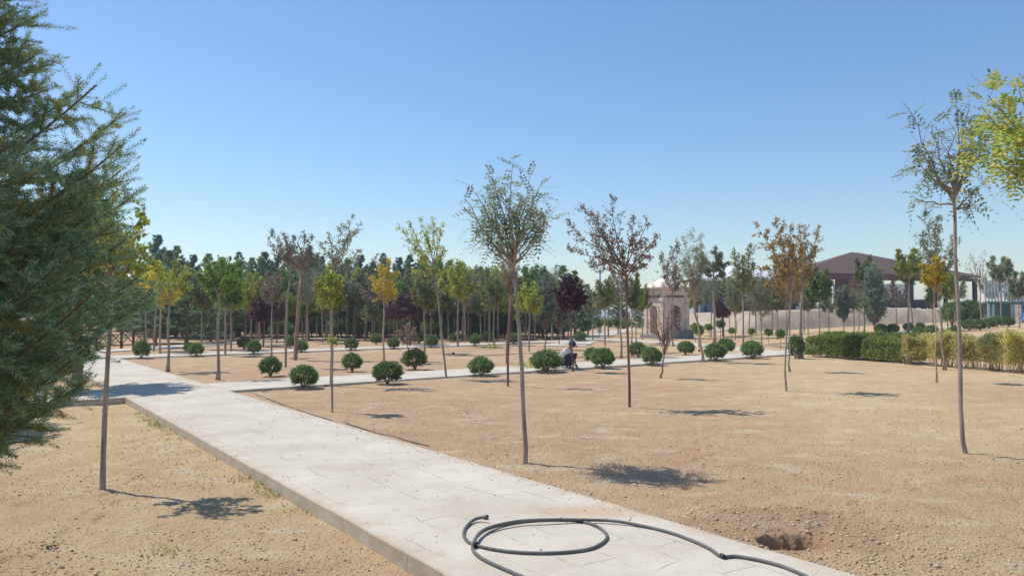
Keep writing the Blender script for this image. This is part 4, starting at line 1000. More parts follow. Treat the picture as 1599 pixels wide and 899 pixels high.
# ------------------------------------------------------------------ the near spruce
def spruce():
    bx, by = -3.25, 2.95; z0 = float(h(bx, by)); H = 5.3
    r = np.random.default_rng(99)
    T = empty('spruce_tree', (bx, by, z0), 0, 'big near spruce with blue-green needles filling the left edge', 'tree')
    mt = MB(); mt.tube([(0, 0, -.1), (.02, .01, 1.5), (-.02, 0, 3.5), (0, 0, H)], [.12, .10, .06, .01], 12, cap=False)
    mt.build('trunk', M['bark_brown'], T, smooth=True)
    # template shoots : needle triangles round a 1-unit axis
    def shoot_t(seed, n=64):
        q = np.random.default_rng(seed); t = np.linspace(.02, 1.0, n); a = np.arange(n) * 2.4 + q.normal(0, .2, n)
        P0 = np.stack([t, 0 * t, 0 * t], 1); nd = np.stack([np.full(n, .62) + .7 * (t > .9), np.cos(a), np.sin(a)], 1); nd /= np.linalg.norm(nd, axis=1, keepdims=True)
        return P0, nd
    P0, ND = shoot_t(1)
    S = []; E = []; wood = MB()
    def Rz(z):
        return float(np.interp(z, [1.1, 1.35, 1.9, 2.3, 2.45, 2.8, 3.3, 4.0, 5.3], [1.30, 1.52, 1.60, 1.56, 1.26, 1.08, .95, .6, .05]))
    z = 1.24
    while z < H - .15:
        nb = 15 if z < 3.6 else 7; a0 = r.uniform(0, 6.28)
        for k in range(nb):
            a = a0 + k * 2 * PI / nb + r.uniform(-.25, .25); zz = z + r.uniform(-.08, .08); ln = Rz(zz) * r.uniform(.78, 1.08)
            front = math.cos(a - .35)          # the side seen from the path
            if front < -.35 and r.random() < .55: continue
            d = np.array([math.cos(a), math.sin(a), 0]); sd = np.array([-d[1], d[0], 0])
            up = r.uniform(.12, .30) if zz > 2.2 else (r.uniform(-.06, .20) if zz > 1.2 else -.05)
            nst = 14; pts = []
            for q in range(nst + 1):
                t = q / nst; pts.append(np.array([0, 0, zz]) + d * ln * t + np.array([0, 0, up * ln * t - .16 * ln * math.sin(PI * t) * (1.0 if zz < 2.4 else .4) + .10 * ln * t ** 3]))
            wood.tube([tuple(p) for p in pts], [.008 * (1 - .8 * q / nst) + .002 for q in range(nst + 1)], 6, cap=False)
            # side branchlets
            m = int(ln / .085)
            for q in range(m):
                t = .16 + .84 * q / m; w = t * nst; i0 = min(int(w), nst - 1); p = pts[i0] + (pts[i0 + 1] - pts[i0]) * (w - i0)
                tg = pts[i0 + 1] - pts[i0]; tg /= np.linalg.norm(tg)
                for sg in (-1, 1):
                    sl = (.13 + .42 * ln * (1 - t) ** .8 * .62) * r.uniform(.7, 1.15)
                    sv = tg * .75 + sd * sg * r.uniform(.7, 1.3) + np.array([0, 0, r.uniform(-.45, .5)]); sv /= np.linalg.norm(sv)
                    e = p + sv * sl + np.array([0, 0, -.10 * sl])
                    wood.tube([tuple(p), tuple(e)], [.0026, .0016], 4, cap=False)
                    nn = max(1, int(round(sl / .13)))
                    for j in range(nn):
                        S.append(p + (e - p) * (j / nn)); E.append(p + (e - p) * ((j + 1.08) / nn))
                        if j > 0 or nn == 1:
                            for s2 in (-1, 1):
                                c = p + (e - p) * (j + .4) / nn; lat = np.cross(sv, [r.normal() * .6, r.normal() * .6, 1.]) * s2
                                v2 = sv * .7 + lat * .75 + rvec(r, 1)[0] * .25; v2 /= np.linalg.norm(v2); l2 = r.uniform(.08, .14) * (1.25 - .5 * j / nn)
                                S.append(c); E.append(c + v2 * l2)
            S.append(pts[-2]); E.append(pts[-1] + (pts[-1] - pts[-2]) * .3)
            for q in range(4, nst - 1): S.append(pts[q]); E.append(pts[q + 1])
        z += .105
    S = np.array(S); E = np.array(E); N = len(S); ax = E - S; ln = np.linalg.norm(ax, axis=1, keepdims=True); ax /= ln
    e1 = np.cross(ax, np.array([.1, .2, 1.])); e1 /= np.linalg.norm(e1, axis=1, keepdims=True); e2 = np.cross(ax, e1)
    n = len(P0)
    base = S[:, None] + ax[:, None] * (P0[None, :, :1] * ln[:, None])
    dr = ax[:, None] * ND[None, :, :1] + e1[:, None] * ND[None, :, 1:2] + e2[:, None] * ND[None, :, 2:3]
    tip = base + dr * (.024 * r.uniform(.8, 1.15, (N, n, 1)))
    wv = np.cross(dr, ax[:, None]); wv /= np.linalg.norm(wv, axis=2, keepdims=True) + 1e-9; wv *= .0022
    mid = base * .55 + tip * .45
    V = np.stack([base, mid + wv, tip, mid - wv], 2).reshape(-1, 3)
    F = np.arange(len(V)).reshape(-1, 4)
    # colour varies by shoot, so older inner shoots are their own material
    old = np.repeat(r.random(N) < .13, n).astype(int)
    me = np_mesh('foliage', V, F, mi=old); me.materials.append(L['spruce_s']); me.materials.append(L['sprucetip'])
    link('foliage', me, T)
    wood.build('branch', M['twig'], T, smooth=True)
    print('spruce shoots', N, 'needles', len(F))
L['spruce_s'] = L['spruce']
spruce()

# ------------------------------------------------------------------ coiled hose and pipes
M['hose'] = simple('hose_rubber', (.12, .12, .115), .55, 0, .35, 9, .3, 90)
M['blackpipe'] = simple('black_pipe', (.022, .022, .024), .45, 0, .2, 10)
def smooth_curve(pts, n):
    pts = np.array(pts, float); d = np.r_[0, np.cumsum(np.linalg.norm(np.diff(pts, axis=0), axis=1))]
    k = len(pts); t = np.linspace(0, k - 1, n); out = []
    for q in t:
        i = min(int(q), k - 2); f = q - i
        p0, p1, p2, p3 = pts[max(i - 1, 0)], pts[i], pts[i + 1], pts[min(i + 2, k - 1)]
        out.append(.5 * ((2 * p1) + (-p0 + p2) * f + (2 * p0 - 5 * p1 + 4 * p2 - p3) * f * f + (-p0 + 3 * p1 - 3 * p2 + p3) * f ** 3))
    return np.array(out)
def hose():
    rr = .0118
    px = [(760, 806), (742, 810), (728, 822), (724, 834), (730, 844), (742, 850), (765, 856), (800, 861), (845, 863), (890, 861), (925, 855), (945, 843), (946, 832), (930, 820), (905, 813), (875, 811), (835, 812), (795, 817), (762, 825), (744, 838),
          (740, 848), (748, 832), (770, 821), (810, 813), (850, 811), (905, 811), (960, 813), (1010, 822), (1050, 832), (1085, 845), (1108, 856), (1127, 868), (1150, 868), (1185, 874), (1220, 883), (1250, 895), (1290, 915), (1330, 945)]
    pts = []
    for i, (x, y) in enumerate(px):
        lay = rr + (.024 if 19 <= i <= 24 else (.012 if i in (18, 25, 26) else 0)) + (.035 if i == 0 else (.012 if i == 1 else 0))
        p = G0(x, y, lay); pts.append((p.x, p.y, lay))
    c = smooth_curve(pts, 380)
    T = empty('garden_hose', tuple(c[0] * [1, 1, 0]), 0, 'grey irrigation hose coiled loosely on the concrete path', 'hose')
    mb = MB(); o = np.array(T.location)
    mb.tube([tuple(p - o) for p in c], rr, 12); mb.build('hose_coil', M['hose'], T, smooth=True)
    px2 = [(741, 842), (738, 856), (748, 868), (770, 880), (800, 893), (830, 906), (870, 925), (920, 950)]
    c2 = smooth_curve([(*G0(x, y, rr)[:2], rr) for x, y in px2], 90)
    mb = MB(); mb.tube([tuple(p - o) for p in c2], rr, 12); mb.build('hose_tail', M['hose'], T, smooth=True)
    for (x, y), (x2, y2) in (((741, 846), (747, 852)), ((905, 813), (911, 813)), ((760, 806), (757, 807)), ((1126, 866), (1131, 869))):
        a_ = G0(x, y, rr + .004); b_ = G0(x2, y2, rr + .004); d_ = (b_ - a_).normalized(); m_ = (a_ + b_) / 2
        mb = MB(); mb.tube([tuple(m_ - d_ * .022 - Vector(o)), tuple(m_ - d_ * .008 - Vector(o)), tuple(m_ + d_ * .008 - Vector(o)), tuple(m_ + d_ * .022 - Vector(o))], [.0145, .0165, .0165, .0145], 12); mb.build('coupling', M['blackpipe'], T, smooth=True)
hose()
def pipe(name, px, rad, label, lift=.0, n=80, g=None, mat='blackpipe', onpath=False):
    pts = []
    for x, y in px: p = P(x, y); pts.append((p.x, p.y, p.z + rad + lift))
    c = smooth_curve(pts, n); T = MB()
    b = Vector(c[0]); T.tube([tuple(Vector(p) - b) for p in c], rad, 8); o = T.build(name, M[mat], None, smooth=True); o.location = b
    tag(o, label, 'pipe', g)
pipe('irrigation_pipe', [(540, 661), (565, 669), (590, 677), (612, 681), (628, 686), (650, 692), (672, 697)], .007, 'thin black irrigation pipe lying along the right edge of the wide path', -.001)
pipe('irrigation_pipe', [(372, 607), (400, 616), (440, 631), (480, 645), (520, 657)], .007, 'thin black irrigation pipe starting at the path corner', -.002)
pipe('irrigation_pipe', [(410, 613), (440, 606), (480, 604), (520, 603)], .009, 'curved black pipe end below the leftmost front ball shrub', .015)
pipe('irrigation_pipe', [(556, 599.5), (590, 595), (640, 592.5), (690, 589)], .012, 'black pipe lying in the soil between the front ball shrubs', .015)
pipe('irrigation_pipe', [(845, 571), (900, 559), (960, 559), (1060, 551)], .014, 'black pipe running in the soil just beyond the side path, right of the man', .01)
pipe('irrigation_pipe', [(700, 556), (760, 555.5), (800, 553), (850, 551)], .012, 'thin black drip line in the soil left of the juniper', .008)
pipe('irrigation_pipe', [(480, 564), (540, 566), (600, 565), (690, 566)], .012, 'thin black drip line in the soil behind the small ball shrub', .008)
pipe('irrigation_pipe', [(1100, 529), (1160, 531), (1240, 533)], .018, 'black pipe crossing the soil bed below the grey bank', .2)
# sprinkler riser beside the path
def riser(px, py, r_, hh, label):
    p = P(px, py); T = empty('sprinkler_riser', p, 0, label, 'sprinkler', 'black sprinkler risers')
    mb = MB(); mb.lathe([(r_ * .8, -.04), (r_ * .8, hh * .45)], 14); mb.build('pipe_stub', M['blackpipe'], T)
    mb = MB(); mb.lathe([(r_ * 1.05, hh * .45), (r_ * 1.15, hh * .5), (r_ * 1.15, hh * .9), (r_ * .9, hh)], 14); mb.build('cap', M['blackpipe'], T)
riser(399, 744, .028, .095, 'short black sprinkler riser standing by the low side of the wide path')
riser(708, 554, .05, .12, 'small black sprinkler riser in the soil beyond the lone stemmed shrub')
riser(1092, 549, .05, .12, 'small black sprinkler riser right of the small shrub by the fountain')
# dropped leaves
p = P(79, 855); r2 = np.random.default_rng(8); a = r2.normal(size=(26, 3)) * [.035, .02, .008] + [p.x, p.y, p.z + .018]
o = link('leaf_litter', leaf_mesh('leaf_litter', quads(a, rvec(r2, 26) * [1, 1, .3], rvec(r2, 26) + [0, 0, 1.5], .04, .018)), None, L['dry']); tag(o, 'small clump of withered leaves on the soil at the lower left', 'leaf clump')
p = P(768, 545); a = r2.normal(size=(90, 3)) * [.18, .12, .06] + [p.x, p.y, p.z + .12]
tag(link('seedling', leaf_mesh('seedling', quads(a, rvec(r2, 90) + [0, 0, .5], rvec(r2, 90), .13, .05)), None, L['yellowgreen']), 'small bright yellow-green plant in the soil left of the crossed stems', 'plant')
p = P(828, 577); a = r2.normal(size=(160, 3)) * [.22, .14, .05] + [p.x, p.y, p.z + .1]
tag(link('weed_clump', leaf_mesh('weed_clump', quads(a, rvec(r2, 160) + [0, 0, .9], rvec(r2, 160), .11, .03)), None, L['yellowgreen']), 'bright green weed clump right of the tall front trunk', 'plant')

# ------------------------------------------------------------------ earth bank, pavilion, buildings
M['bank'] = simple('bank_earth', (.40, .325, .245), .95, 0, .26, .9, .9, 5)
def bank():
    Y0 = 68.0; V = []; F = []; n = 90
    xs = np.linspace(20.5, 60, n)
    for i, x in enumerate(xs):
        e = float(sstep(20.5, 24, x)); zt = (2.33 + .34 * float(vnoise(x, 0, 4, 5)) + .16 * float(vnoise(x, 0, 1.1, 6))) * e + .1 * (1 - e)
        zt = max(zt, float(h(x, 71)) + .05)
        w = 1.1 * float(vnoise(x, 3, 3.0, 9)) + .4 * float(vnoise(x, 3, .9, 10))
        V += [(x, Y0 + w - .3, float(h(x, Y0)) - .3), (x, Y0 + .35 + w, zt * .5), (x, Y0 + .9 + w, zt * .93), (x, Y0 + 1.6 + w, zt), (x, 150, zt)]
    for i in range(n - 1):
        for k in range(4):
            a = i * 5 + k; F.append((a, a + 5, a + 6, a + 1))
    F.append((0, 1, 2, 3, 4))
    me = bpy.data.meshes.new('earth_bank'); me.from_pydata(V, [], F); me.update()
    o = link('earth_bank', me, None, M['bank'], smooth=True); tag(o, kind='structure')
bank()

def W(px, py, Y):                      # a point at depth Y
    d = ray(px, py); return Vector((d.x / d.y * Y, Y, CAM_H + d.z / d.y * Y))
M['roofbrown'] = simple('roof_brown', (.11, .065, .05), .75, 0, .12, .6)
M['redwall'] = simple('red_wall', (.15, .045, .045), .8, 0, .15, .8)
M['redpillar'] = simple('red_pillar', (.24, .09, .06), .8, 0, .15, .8)
M['whitewall'] = simple('white_wall', (.82, .82, .80), .8, 0, .06, .7)
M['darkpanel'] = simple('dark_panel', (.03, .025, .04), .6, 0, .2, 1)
M['ledge'] = simple('grey_concrete', (.42, .42, .41), .8, 0, .1, 2)
M['glassdark'] = simple('dark_glass', (.03, .045, .07), .15, 0, .2, 1)
M['whiteroof'] = simple('white_membrane', (.78, .78, .78), .5, 0, .04, 1)
M['steel'] = simple('galvanised_steel', (.42, .50, .54), .5, .3, .1, 3)
M['greenbox'] = simple('green_sheet', (.09, .17, .14), .55, 0, .15, 2)
M['blue'] = simple('blue_plastic', (.10, .22, .42), .45, 0, .1, 2)
M['stone'] = simple('carved_stone', (.76, .63, .53), .85, 0, .16, 2.5, .4, 20)
M['stone2'] = simple('pale_stone', (.80, .67, .56), .85, 0, .12, 2.5, .3, 20)
M['niche'] = simple('niche_shade_band_stone', (.17, .13, .12), .85, 0, .15, 2.5)  # dark tone paints the shade in the niches; also colours the inscription band
M['basin'] = simple('basin_grey_stone', (.25, .24, .25), .8, 0, .15, 3)
M['darkred'] = simple('dark_red_wood', (.13, .025, .02), .7, 0, .2, 5)
M['tile'] = simple('terracotta_tile', (.46, .17, .10), .8, 0, .15, 1)
M['black'] = simple('black_paint', (.02, .022, .028), .4, 0, .2, 2)
M['tyre'] = simple('tyre_rubber', (.02, .02, .02), .9, 0, .1, 4)

def pavilion():
    Y = 92.0; zb = 2.35; s = FPX / Y
    def X(px): return (px - 799.5) / FPX * Y
    def Z(py): return CAM_H + (HORIZON - py) / FPX * Y
    cx = X(1380); T = empty('pavilion', (cx, Y, zb), 0, 'open pavilion with brown hipped roof, dark red walls and pillars on the earth bank', 'pavilion')
    def bxp(name, pa, pb, pt, pbm, y0, y1, m):
        mb = MB(); mb.box(X(pa) - cx, X(pb) - cx, y0, y1, Z(pbm) - zb, Z(pt) - zb); return mb.build(name, M[m], T)
    # hipped roof: ridge runs away from the camera
    x0, x1 = X(1240) - cx, X(1522) - cx; ze = Z(426) - zb; zp = Z(389) - zb; xp = X(1353) - cx; dpt = 9.0
    zr = Z(432) - zb
    v = [(x0, -1.5, ze), (x1, -1.5, zr), (x1 * .96, dpt, zr), (x0, dpt, ze), (xp, 4, zp), (xp + 1.5, dpt * .55, zp)]
    mb = MB(); mb.add(v, [(0, 1, 4), (1, 2, 5, 4), (2, 3, 5), (3, 0, 4, 5)]); 
    vb = [(a, b, c - .14) for a, b, c in v[:4]]; mb.add(v[:4] + vb, [(0, 4, 5, 1), (1, 5, 6, 2), (2, 6, 7, 3), (3, 7, 4, 0), (7, 6, 5, 4)])
    mb.build('roof', M['roofbrown'], T)
    mb = MB(); mb.box(x0 + .3, X(1442) - cx, -1.3, -1.0, Z(437) - zb, Z(427) - zb - .16); mb.build('beam', M['redwall'], T)
    mb = MB(); mb.box(X(1443) - cx, x1 - .4, -1.3, -1.0, Z(440) - zb, Z(434) - zb - .10); mb.build('beam', M['roofbrown'], T)
    bxp('wall', 1302, 1336, 427.8, 490, -.8, -.4, 'redwall'); bxp('wall', 1346, 1366, 437.5, 490, 3.0, 3.3, 'redwall'); bxp('wall', 1246, 1266, 428, 490, -.8, -.4, 'redwall'); bxp('wall', 1200, 1224, 448, 490, -.9, -.5, 'redwall')
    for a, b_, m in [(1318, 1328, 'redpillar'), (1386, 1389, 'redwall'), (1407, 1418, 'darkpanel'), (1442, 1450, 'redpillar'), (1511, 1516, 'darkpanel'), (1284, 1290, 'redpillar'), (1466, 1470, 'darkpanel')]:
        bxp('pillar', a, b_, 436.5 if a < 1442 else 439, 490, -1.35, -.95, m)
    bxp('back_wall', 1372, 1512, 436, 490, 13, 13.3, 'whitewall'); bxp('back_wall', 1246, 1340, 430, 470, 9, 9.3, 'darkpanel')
    for a in (1392, 1425, 1455, 1480): 
        w = bxp('window', a, a + 13, 448, 470, 12.9, 12.97, 'glassdark')
        mb = MB(); mb.box(X(a + 6) - cx, X(a + 7) - cx, 12.82, 12.88, Z(470) - zb, Z(448) - zb); mb.build('mullion', M['whitewall'], w)
    bxp('parapet', 1236, 1300, 478, 488, -1.5, -1.3, 'ledge'); bxp('parapet', 1300, 1345, 480, 488, -1.5, -1.42, 'ledge')
pavilion()

def white_building():
    Y = 100.0; zb = 1.6
    def X(px): return (px - 799.5) / FPX * Y
    def Z(py): return CAM_H + (HORIZON - py) / FPX * Y
    cx = X(1155); z0 = float(h(cx, Y)); T = empty('hall_building', (cx, Y, z0), 0, 'low building with a white membrane roof, dark interior and glazing behind the trees', 'building')
    mb = MB(); n = 24; V = []; F = []; K = 8; zb0 = Z(434) - z0; zt = Z(409.5) - z0
    for i in range(n + 1):
        u = i / n; x = X(1085) + (X(1255) - X(1085)) * u - cx; pk = max(0, math.sin(PI * u)) ** 1.1
        for k in range(K + 1):
            t = k / K; V.append((x, 16 * t, zb0 + (zt - zb0) * pk * math.sin(PI * t) ** .9))
        V.append((x, 16, zb0 - .35)); V.append((x, 0, zb0 - .35))
    m = K + 3
    for i in range(n):
        for k in range(m): F.append((i * m + k, (i + 1) * m + k, (i + 1) * m + (k + 1) % m, i * m + (k + 1) % m))
    mb.add(V, F); mb.build('roof', M['whiteroof'], T)
    mb = MB(); mb.box(X(1088) - cx, X(1250) - cx, .6, .9, -.2, Z(437) - z0); mb.build('wall', M['darkpanel'], T)  # dark sheet: its colour stands for the shade of the interior
    for a in (1096, 1106, 1118, 1150, 1165):
        mb = MB(); mb.box(X(a) - cx, X(a + 5) - cx, .5, .57, 1.2, Z(444) - z0); mb.build('window', M['blue'] if a < 1110 else M['glassdark'], T)
    for a in (1092, 1113, 1145, 1172):
        mb = MB(); mb.box(X(a) - cx, X(a + 2.4) - cx, .1, .4, -.2, Z(437) - z0 + .02); mb.build('pillar', M['ledge'], T)
white_building()

def fountain():
    p = P(1041, 528); s = FPX / p.y; T = empty('stone_fountain', p, math.radians(24), 'square carved stone fountain kiosk with arched niches and a stepped pyramid roof', 'fountain')
    w = 33 / s * .80; Hh = 96 / s       # half width, height
    def b(name, hw, z0, z1, m, bev=.02): mb = MB(); mb.box(-hw, hw, -hw, hw, z0, z1); return mb.build(name, M[m], T, bevel=bev)
    b('plinth', w * 1.12, -.1, Hh * .06, 'basin')
    mb = MB(); mb.box(-w * .86, w * .86, -w * .86, w * .86, Hh * .06, Hh * .70); mb.build('body', M['stone'], T)
    for sx in (-1, 1):
        for sy in (-1, 1):
            mb = MB(); cx, cy = sx * w * .82, sy * w * .82; k = w * .12
            mb.box(cx - k, cx + k, cy - k, cy + k, Hh * .062, Hh * .64); mb.box(cx - k * 1.3, cx + k * 1.3, cy - k * 1.3, cy + k * 1.3, Hh * .60, Hh * .65)
            mb.build('corner_pillar', M['stone'], T)
    for a in range(4):
        R = Matrix.Rotation(a * PI / 2, 4, 'Z')
        # arch surround, and a flat slab coloured dark as the niche's shade
        def arch(hw_, z0, zs, y, n=14):
            pts = [(-hw_, z0), (hw_, z0)] + [(hw_ * math.cos(q), zs + hw_ * math.sin(q)) for q in np.linspace(0, PI, n)]
            return pts
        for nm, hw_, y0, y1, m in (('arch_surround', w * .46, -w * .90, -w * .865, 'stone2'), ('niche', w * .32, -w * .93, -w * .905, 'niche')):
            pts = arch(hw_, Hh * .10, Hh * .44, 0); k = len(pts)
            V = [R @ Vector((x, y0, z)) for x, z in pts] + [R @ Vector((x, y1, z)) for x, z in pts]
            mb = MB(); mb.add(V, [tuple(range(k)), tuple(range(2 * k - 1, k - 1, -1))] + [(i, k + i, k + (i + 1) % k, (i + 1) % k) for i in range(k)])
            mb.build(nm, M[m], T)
        mb = MB(); mb.box(-w * .6, w * .6, -w * .90, -w * .87, Hh * .655, Hh * .69, M=R); mb.build('inscription_band', M['niche'], T)
    b('frieze', w * .96, Hh * .70, Hh * .775, 'stone')
    b('cornice', w * 1.10, Hh * .777, Hh * .80, 'stone2'); b('cornice', w * 1.18, Hh * .802, Hh * .825, 'stone2')
    mb = MB(); prof = [(w * 1.12, Hh * .827), (w * .82, Hh * .87), (w * .5, Hh * .925), (w * .30, Hh * .96), (w * .1, Hh * 1.0)]
    V = []; 
    for q, z in prof: V += [(-q, -q, z), (q, -q, z), (q, q, z), (-q, q, z)]
    F = [(3, 2, 1, 0)] + [(i * 4 + k, i * 4 + (k + 1) % 4, i * 4 + 4 + (k + 1) % 4, i * 4 + 4 + k) for i in range(len(prof) - 1) for k in range(4)] + [tuple(len(V) - 4 + k for k in range(4))]
    mb.add(V, F); mb.build('roof', M['stone2'], T)
    for sx in (-1, 1):
        mb = MB(); mb.lathe([(.16, 0), (.2, .12), (.10, .3), (.02, .42)], 10, c=(sx * w * .95, -w * .95, Hh * .826)); mb.build('finial', M['stone2'], T)
    # stone basins standing at two sides
    for a, dx in ((0, 0), (1, 0)):
        R = Matrix.Rotation(a * PI / 2, 4, 'Z'); mb = MB()
        mb.box(-w * .7, w * .7, -w * 1.42, -w * 1.125, -.08, Hh * .12, M=R); mb.box(-w * .75, w * .75, -w * 1.46, -w * 1.12, Hh * .122, Hh * .14, M=R); mb.build('basin', M['basin'], T)
fountain()

def railing():
    # dark red wooden railing behind the path at the left
    a = P(150, 546); b = P(243, 541); T = empty('wooden_railing', a, 0, 'dark red wooden railing with crossed bars at the left under the pines', 'railing')
    v = b - a; n = 5
    for k in range(n + 1):
        q = v * (k / n); mb = MB(); mb.box(q.x - .05, q.x + .05, q.y - .05, q.y + .05, -.05, 1.02); mb.build('post', M['darkred'], T)
    for z in (.18, .92):
        mb = MB(); mb.tube([Vector((0, -.07, z)), Vector((v.x, v.y - .07, z))], .035, 6); mb.build('rail', M['darkred'], T)
    for k in range(n):
        q0 = v * (k / n); q1 = v * ((k + 1) / n)
        for z0, z1, dy in ((.2, .9, 0.0), (.9, .2, .05)):
            mb = MB(); mb.tube([Vector((q0.x, q0.y + dy, z0)), Vector((q1.x, q1.y + dy, z1))], .026, 6); mb.build('cross_bar', M['darkred'], T)
railing()

def lamp_pole():
    Y = 75.0; x = (936 - 799.5) / FPX * Y; T = empty('utility_pole', (x, Y, float(h(x, Y))), 0, 'tall slim grey pole against the sky left of the fountain', 'pole')
    zt = CAM_H + (HORIZON - 418) / FPX * Y; mb = MB(); mb.tube([(0, 0, -.1), (0, 0, zt)], [.22, .15], 12); mb.build('shaft', M['steel'], T, smooth=True)
    mb = MB(); mb.tube([(0, 0, zt - .05), (-.5, 0, zt + .12), (-1.1, 0, zt + .18)], [.06, .05, .04], 8); mb.build('arm', M['steel'], T, smooth=True)
lamp_pole()

def play_frame():
    Y = 62.0
    def X(px): return (px - 799.5) / FPX * Y
    def Z(py): return CAM_H + (HORIZON - py) / FPX * Y
    zb = float(h(X(1570), Y)); x0 = X(1538); T = empty('steel_frame', (x0, Y, zb), 0, 'raised pale steel cage with green sheet sides at the right edge', 'steel structure')
    for k, px in enumerate(range(1539, 1640, 5)):
        mb = MB(); q = X(px) - x0; mb.box(q - .05, q + .05, -.05, .05, Z(471) - zb, Z(437 + (k % 3)) - zb); mb.build('upright', M['steel'], T)
    for py in (439, 455, 471):
        mb = MB(); mb.box(-.1, X(1642) - x0, .055, .13, Z(py) - zb - .05, Z(py) - zb + .05); mb.build('rail', M['steel'], T)
    mb = MB(); mb.box(X(1544) - x0, X(1640) - x0, -.3, 4.5, Z(474) - zb, Z(471.6) - zb); mb.build('deck', M['greenbox'], T)
    mb = MB(); mb.box(X(1553) - x0, X(1583) - x0, .4, 4, -.1, Z(474.5) - zb); mb.build('sheet_wall', M['greenbox'], T)
    for px in (1541, 1548, 1580, 1594, 1612, 1636):
        mb = MB(); q = X(px) - x0; mb.box(q - .07, q + .07, -.28, -.14, -.1, Z(474.5) - zb); mb.build('leg', M['steel'], T)
    T = empty('slide', (X(1580), Y - 1.2, zb), 0, 'blue slide leaning against the green sheet box at the right edge', 'slide')
    a = Vector((X(1582) - X(1580), 0, .25)); b = Vector((X(1596) - X(1580), .6, Z(478) - zb))
    for dy in (-.3, .3):
        mb = MB(); mb.tube([a + Vector((0, dy, .1)), b + Vector((0, dy, .1))], .07, 8); mb.build('side_rail', M['blue'], T)
    mb = MB(); mb.add([a + Vector((0, -.3, 0)), b + Vector((0, -.3, 0)), b + Vector((0, .3, 0)), a + Vector((0, .3, 0)), a + Vector((0, -.3, -.06)), b + Vector((0, -.3, -.06)), b + Vector((0, .3, -.06)), a + Vector((0, .3, -.06))], [(0, 1, 2, 3), (7, 6, 5, 4), (0, 4, 5, 1), (1, 5, 6, 2), (2, 6, 7, 3), (3, 7, 4, 0)]); mb.build('chute', M['blue'], T)
    for q in (a, b):
        mb = MB(); mb.tube([Vector((q.x, q.y, -.3)), Vector((q.x, q.y, q.z))], .05, 6); mb.build('leg', M['blue'], T)
play_frame()

def red_house():
    Y = 150.0
    def X(px): return (px - 799.5) / FPX * Y
    def Z(py): return CAM_H + (HORIZON - py) / FPX * Y
    x0 = X(1578); zb = float(h(x0, Y)); T = empty('house', (x0, Y, zb), 0, 'far house with a terracotta roof behind the steel cage', 'house')
    w = X(1660) - x0; mb = MB(); mb.box(0, w, 0, 10, -.2, Z(443) - zb); mb.build('wall', M['stone2'], T)
    z0 = Z(443) - zb; z1 = Z(433) - zb; mb = MB(); mb.add([(-.5, -.5, z0), (w + .5, -.5, z0), (w + .5, 10.5, z0), (-.5, 10.5, z0), (2.5, 5, z1), (w - 2.5, 5, z1)], [(0, 1, 5, 4), (1, 2, 5), (2, 3, 4, 5), (3, 0, 4), (3, 2, 1, 0)]); mb.build('roof', M['tile'], T)
    for a in range(3):
        mb = MB(); mb.box(1.5 + a * 3, 2.7 + a * 3, -.06, -.01, 3, 4.4); mb.build('window', M['glassdark'], T)
red_house()

def car(px, Y, zb, ln, name, label, rz=0.0):
    x = (px - 799.5) / FPX * Y; T = empty(name, (x, Y, zb), rz, label, 'vehicle')
    w = .95; a = ln / 2
    prof = [(-a, .45), (-a, .95), (-a * .62, 1.0), (-a * .32, 1.5), (a * .38, 1.52), (a * .60, 1.02), (a, .98), (a, .45)]
    n = len(prof); V = [(p, -w, z) for p, z in prof] + [(p, w, z) for p, z in prof]
    mb = MB(); mb.add(V, [tuple(range(n)), tuple(range(2 * n - 1, n - 1, -1))] + [(i, n + i, n + (i + 1) % n, (i + 1) % n) for i in range(n)]); mb.build('body', M['black'], T, bevel=.06)
    for sg in (-1, 1):
        mb = MB(); y = sg * (w + .012); mb.add([(-a * .5, y, 1.03), (a * .48, y, 1.05), (a * .33, y, 1.42), (-a * .28, y, 1.4)], [(0, 1, 2, 3)] if sg < 0 else [(3, 2, 1, 0)]); mb.build('window', M['glassdark'], T)
        for q in (-.62, .62):
            mb = MB(); mb.tube([(a * q, sg * (w - .15), .36), (a * q, sg * (w + .04), .36)], .36, 18); mb.build('wheel', M['tyre'], T)
    for sg in (-1, 1):
        mb = MB(); mb.box(-a - .03, -a + .02, sg * .6 - .18, sg * .6 + .18, .74, .88); mb.build('headlight', M['ledge'], T)
car(1402, 91.0, 2.36, 4.4, 'parked_car', 'black car parked under the pavilion, left of the dark middle pillar')
car(1433, 96.0, 2.36, 4.2, 'parked_car', 'dark car parked under the pavilion, right of the dark middle pillar')
